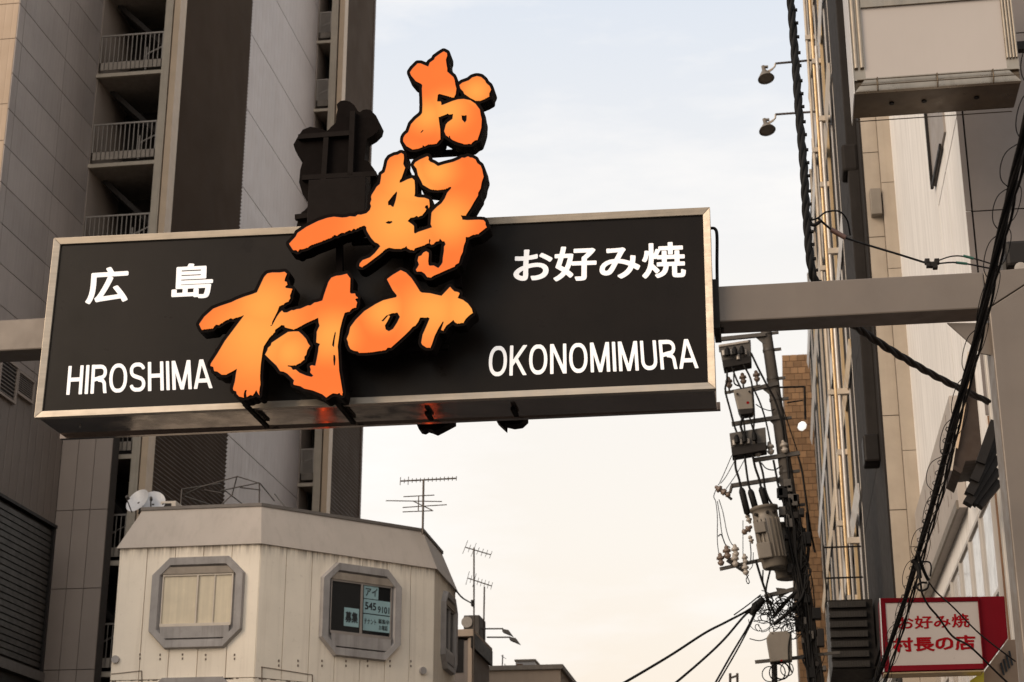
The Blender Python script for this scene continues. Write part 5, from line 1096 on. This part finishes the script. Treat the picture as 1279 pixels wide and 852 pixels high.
# street mirror lamp bracket left of the brick tower
br = T('curved_mirror_lamp', 'small bright round lamp on a bracket by the brick tower', 'lamp', P(1003, 560, 40))
MB().tube([P(972, 484, 32.5), P(1005, 483, 32.5)], .02, 8).build('arm', M_DARK, br); MB().tube([P(983, 503, 32.5), P(1003, 500, 32.5)], .015, 8).build('arm', M_DARK, br); MB().tube([P(1005, 483, 32.5), P(1006, 524, 32.5)], .022, 8).build('upright', M_DARK, br)
c = P(1002, 532, 32.4); prof = [(-.09, .02), (-.07, .06), (0, .085), (.06, .06), (.08, .02)]; ax = V((.5, 0, .7)).normalized(); MB().tube([c+ax*(z*1.1) for z, r in prof], [r for z, r in prof], 14).build('globe', glow('lit_globe', (1, .95, .86), 1.0), br)

# ================================================================== CABLES OVER THE STREET
def cable(name, lab, pts, r_, group=None, n=8, seg=8):
    o = MB().tube(catmull([P(*p) for p in pts], seg), r_, n).build(name, M_RUBBER); return tag(o, lab, 'cable', group)
def bundle(root, pts, rad, k, r_, turns, seg=26, nm='strand'):
    ctr = catmull([P(*p) for p in pts], seg)
    for s_ in range(k):
        ph = 2*pi*s_/k; o = []
        for i, c in enumerate(ctr):
            d = (ctr[min(i+1, len(ctr)-1)]-ctr[max(0, i-1)]).normalized(); x = d.cross(V((0, 1, 0))).normalized(); y = d.cross(x); a = ph+turns*2*pi*i/len(ctr)
            o.append(c+x*(cos(a)*rad)+y*(sin(a)*rad))
        MB().tube(o, r_, 6).build(nm, M_RUBBER, root)
    return ctr
cb1 = T('twisted_cable', 'thick black twisted cable hanging from the top left of the floodlamps behind the beam', 'cable', P(1000, 300, 14))
ctr = bundle(cb1, [(983, -40, 14.2), (987.5, 0, 14.2), (993, 70, 14.2), (998, 140, 14.1), (1004, 210, 14.0), (1008, 280, 14.0), (1016, 345, 14.0), (1042, 385, 14.3), (1080, 416, 15), (1130, 448, 16), (1180, 476, 17.3), (1234, 502, 19.0)], .018, 3, .022, 12)
def coil(ctr, rad, pitch_n, r_, root, nm, m=M_RUBBER, drop=0.):
    o = []
    tot = len(ctr)*7
    for j in range(tot):
        f_ = j/7; i = min(int(f_), len(ctr)-2); c = ctr[i].lerp(ctr[i+1], f_-i); d = (ctr[i+1]-ctr[i]).normalized(); x = d.cross(V((0, 1, 0))).normalized(); y = d.cross(x); a = 2*pi*pitch_n*j/tot
        o.append(c+x*(cos(a)*rad+drop)+y*(sin(a)*rad))
    return MB().tube(o, r_, 4).build(nm, m, root)
for k in range(26):
    c = ctr[int(len(ctr)*.58*k/26)]; MB().box(c.x-.012+.04, c.x+.012+.04, c.y-.03, c.y, c.z-.01, c.z+.01).build('cable_tie', M_RUBBER, cb1)
cb2 = T('spiral_hung_cable', 'heavy black cable bundle with loose spiral loops crossing in front of the gantry post', 'cable', P(1215, 430, 10))
ctr2 = bundle(cb2, [(1315, 20, 7.2), (1285, 140, 7.6), (1262, 240, 8.3), (1240, 335, 9.0), (1215, 440, 10.0), (1190, 530, 11.0), (1170, 610, 12.2), (1150, 680, 13.5), (1130, 750, 14.8), (1108, 815, 16.0), (1088, 870, 17.0)], .013, 4, .0105, 3)
ctr3 = bundle(cb2, [(1322, 20, 7.3), (1291, 145, 7.7), (1267, 245, 8.4), (1245, 340, 9.1), (1221, 440, 10.1), (1197, 530, 11.1), (1178, 610, 12.3), (1157, 680, 13.6), (1135, 760, 14.9), (1113, 830, 16.0), (1098, 870, 17.0)], .010, 2, .008, 9)
def loops(ctr, n, rad, r_, root, side):
    L_ = len(ctr)
    for k in range(n):
        i = int(L_*(k+.3)/n); j = min(L_-1, i+int(L_/n*1.05)); c0, c1 = ctr[i], ctr[j]; mid = (c0+c1)/2; d = (c1-c0).normalized(); x = d.cross(V((0, 1, 0))).normalized()*side
        rr_ = rad*rg.uniform(.35, 1.35); MB().tube(catmull([c0, c0.lerp(c1, .2)+x*rr_*.8, mid+x*rr_, c0.lerp(c1, .8)+x*rr_*.75, c1], 5), r_, 5).build('hanger_loop', M_RUBBER, root)
sgn = 1 if (ctr2[10]-ctr2[0]).cross(V((0, 1, 0))).x < 0 else -1
loops(ctr2, 17, .07, .0028, cb2, sgn); loops(ctr3, 18, .03, .0025, cb2, -sgn)
coil(ctr2[len(ctr2)//2:], .036, 30, .003, cb2, 'lashing_wire')
br2 = T('cable_branch', 'knot of thin wires leaving the spiral cable above the red sign', 'cable', P(1150, 700, 13.8))
for pts, r_ in (([(1146, 690, 13.6), (1152, 708, 13.7), (1158, 722, 13.8), (1160, 724, 13.8)], .014), ([(1142, 702, 13.8), (1147, 715, 13.8), (1150, 730, 13.9), (1152, 742, 14), (1160, 757, 14.4), (1172, 771, 14.6), (1190, 795, 15), (1212, 808, 15.5), (1245, 840, 16), (1262, 856, 16.3)], .009), ([(1160, 727, 13.8), (1170, 740, 14), (1190, 758, 14.5), (1225, 793, 15.2), (1268, 826, 16)], .007), ([(1150, 702, 13.8), (1160, 702, 13.8), (1163, 708, 13.8), (1162, 720, 13.8)], .007), ([(1158, 728, 13.8), (1150, 728, 13.8), (1145, 733, 13.8), (1150, 738, 13.8), (1158, 735, 13.8), (1160, 729, 13.8)], .009), ([(1139, 700, 13.8), (1146, 706, 13.8), (1149, 722, 13.8)], .02)):
    MB().tube(catmull([P(*p) for p in pts], 6), r_, 6).build('wire', M_RUBBER, br2)
tw = T('thin_branch_cable', 'thin black branch cable with connectors reaching right just above the gantry beam', 'cable', P(1100, 310, 14.3))
for pts, r_ in (([(1014, 275, 14), (1022, 272, 14), (1032, 265, 14.1), (1048, 264, 14.1), (1058, 275, 14.2), (1062, 294, 14.3)], .008), ([(1022, 273, 14), (1040, 288, 14.1), (1056, 297, 14.2), (1090, 308, 14.6), (1120, 317, 15), (1155, 328, 15.3)], .010), ([(1165, 328, 15.3), (1190, 320, 15.5), (1212, 322, 15.8), (1240, 330, 16)], .007), ([(1165, 330, 15.3), (1195, 328, 15.6), (1230, 334, 15.9), (1262, 341, 16)], .008), ([(1014, 277, 14), (1010, 279, 14), (1018, 281, 14), (1026, 275, 14)], .016)):
    MB().tube(catmull([P(*p) for p in pts], 6), r_, 6).build('wire', M_RUBBER, tw)
MB().tube([P(1038.5, 287, 14.1), P(1056, 297, 14.1)], .024, 8).build('connector', mat('brown_connector', (.09, .045, .035), .5), tw); 
for u, v in ((1158, 327), (1164, 331), (1170, 327), (1168, 333), (1160, 331)): p = P(u, v, 15.2); MB().box(p.x-.022, p.x+.022, p.y-.03, p.y+.03, p.z-.024, p.z+.024).build('clamp', M_DARK, tw, .004)
for (a, bq) in (((1203, 319.5), (1216, 323)), ((1194, 328), (1208, 329.5))): MB().tube([P(*a, 15.6), P(*bq, 15.6)], .013, 6).build('sleeve', mat('green_sleeve', (.02, .10, .07), .5), tw)
# service cables running away to the left from the pole
cable('service_cable', 'upper of the thick cables sweeping left from the utility pole', [(941, 758, 31.7), (928, 766, 31.6), (905, 778, 31), (880, 791, 30), (840, 817, 28.5), (800, 841, 27), (760, 864, 25)], .021, 'service cables from the pole')
cable('service_cable', 'middle of the thick cables sweeping left from the utility pole', [(941, 762, 31.7), (930, 769, 31.6), (905, 798, 31), (880, 822, 30.3), (845, 852, 29), (815, 876, 28)], .021, 'service cables from the pole')
cable('service_cable', 'steep lower cable dropping left from the utility pole', [(943, 765, 31.7), (933, 785, 31.4), (915, 815, 30.8), (894, 852, 30), (880, 876, 29.5)], .017, 'service cables from the pole')
cable('service_cable', 'thin cable running close beside the steep lower cable', [(944, 766, 31.7), (935, 785, 31.4), (919, 815, 30.8), (897.5, 852, 30), (884, 876, 29.5)], .014, 'service cables from the pole')
cable('stay_wire', 'thin wire above the cables left of the pole', [(950, 743, 31.7), (935, 755, 31.5), (917, 768, 31)], .012)
cable('drop_wire', 'thin wire from the cream building corner to the antenna mast', [(569, 737, 34), (578, 747, 37), (590, 754, 43.6)], .018)
fp = T('far_post', 'tiny pair of posts at the foot of the gap by the pole', 'post', P(916, 852, 60))
for u in (912, 921): MB().tube([P(u, 880, 60), P(u, 841, 60)], .05, 6).build('upright', M_ANT, fp)
MB().tube([P(912, 847, 60), P(921, 844, 60)], .04, 6).build('rail', M_ANT, fp)
# spot lamp on the gantry's corner
spg = T('corner_spotlight', 'dark spotlight box behind the top corner of the gantry', 'lamp', P(1268, 325, 14))
a, c = P(1256, 338, 13.6), P(1290, 304, 13.6); MB().box(a.x, c.x, 13.5, 13.8, a.z, c.z).build('housing', M_DARK, spg, .03); q1 = P(1274, 338, 13.4); MB().tube([q1, q1+V((0, -.06, 0))], .05, 14).build('lens', M_PORC, spg)
MB().box(P(1252, 338, 13.6).x, a.x, 13.55, 13.7, P(1252, 343, 13.6).z, P(1252, 330, 13.6).z).build('bracket', M_GALV, spg)
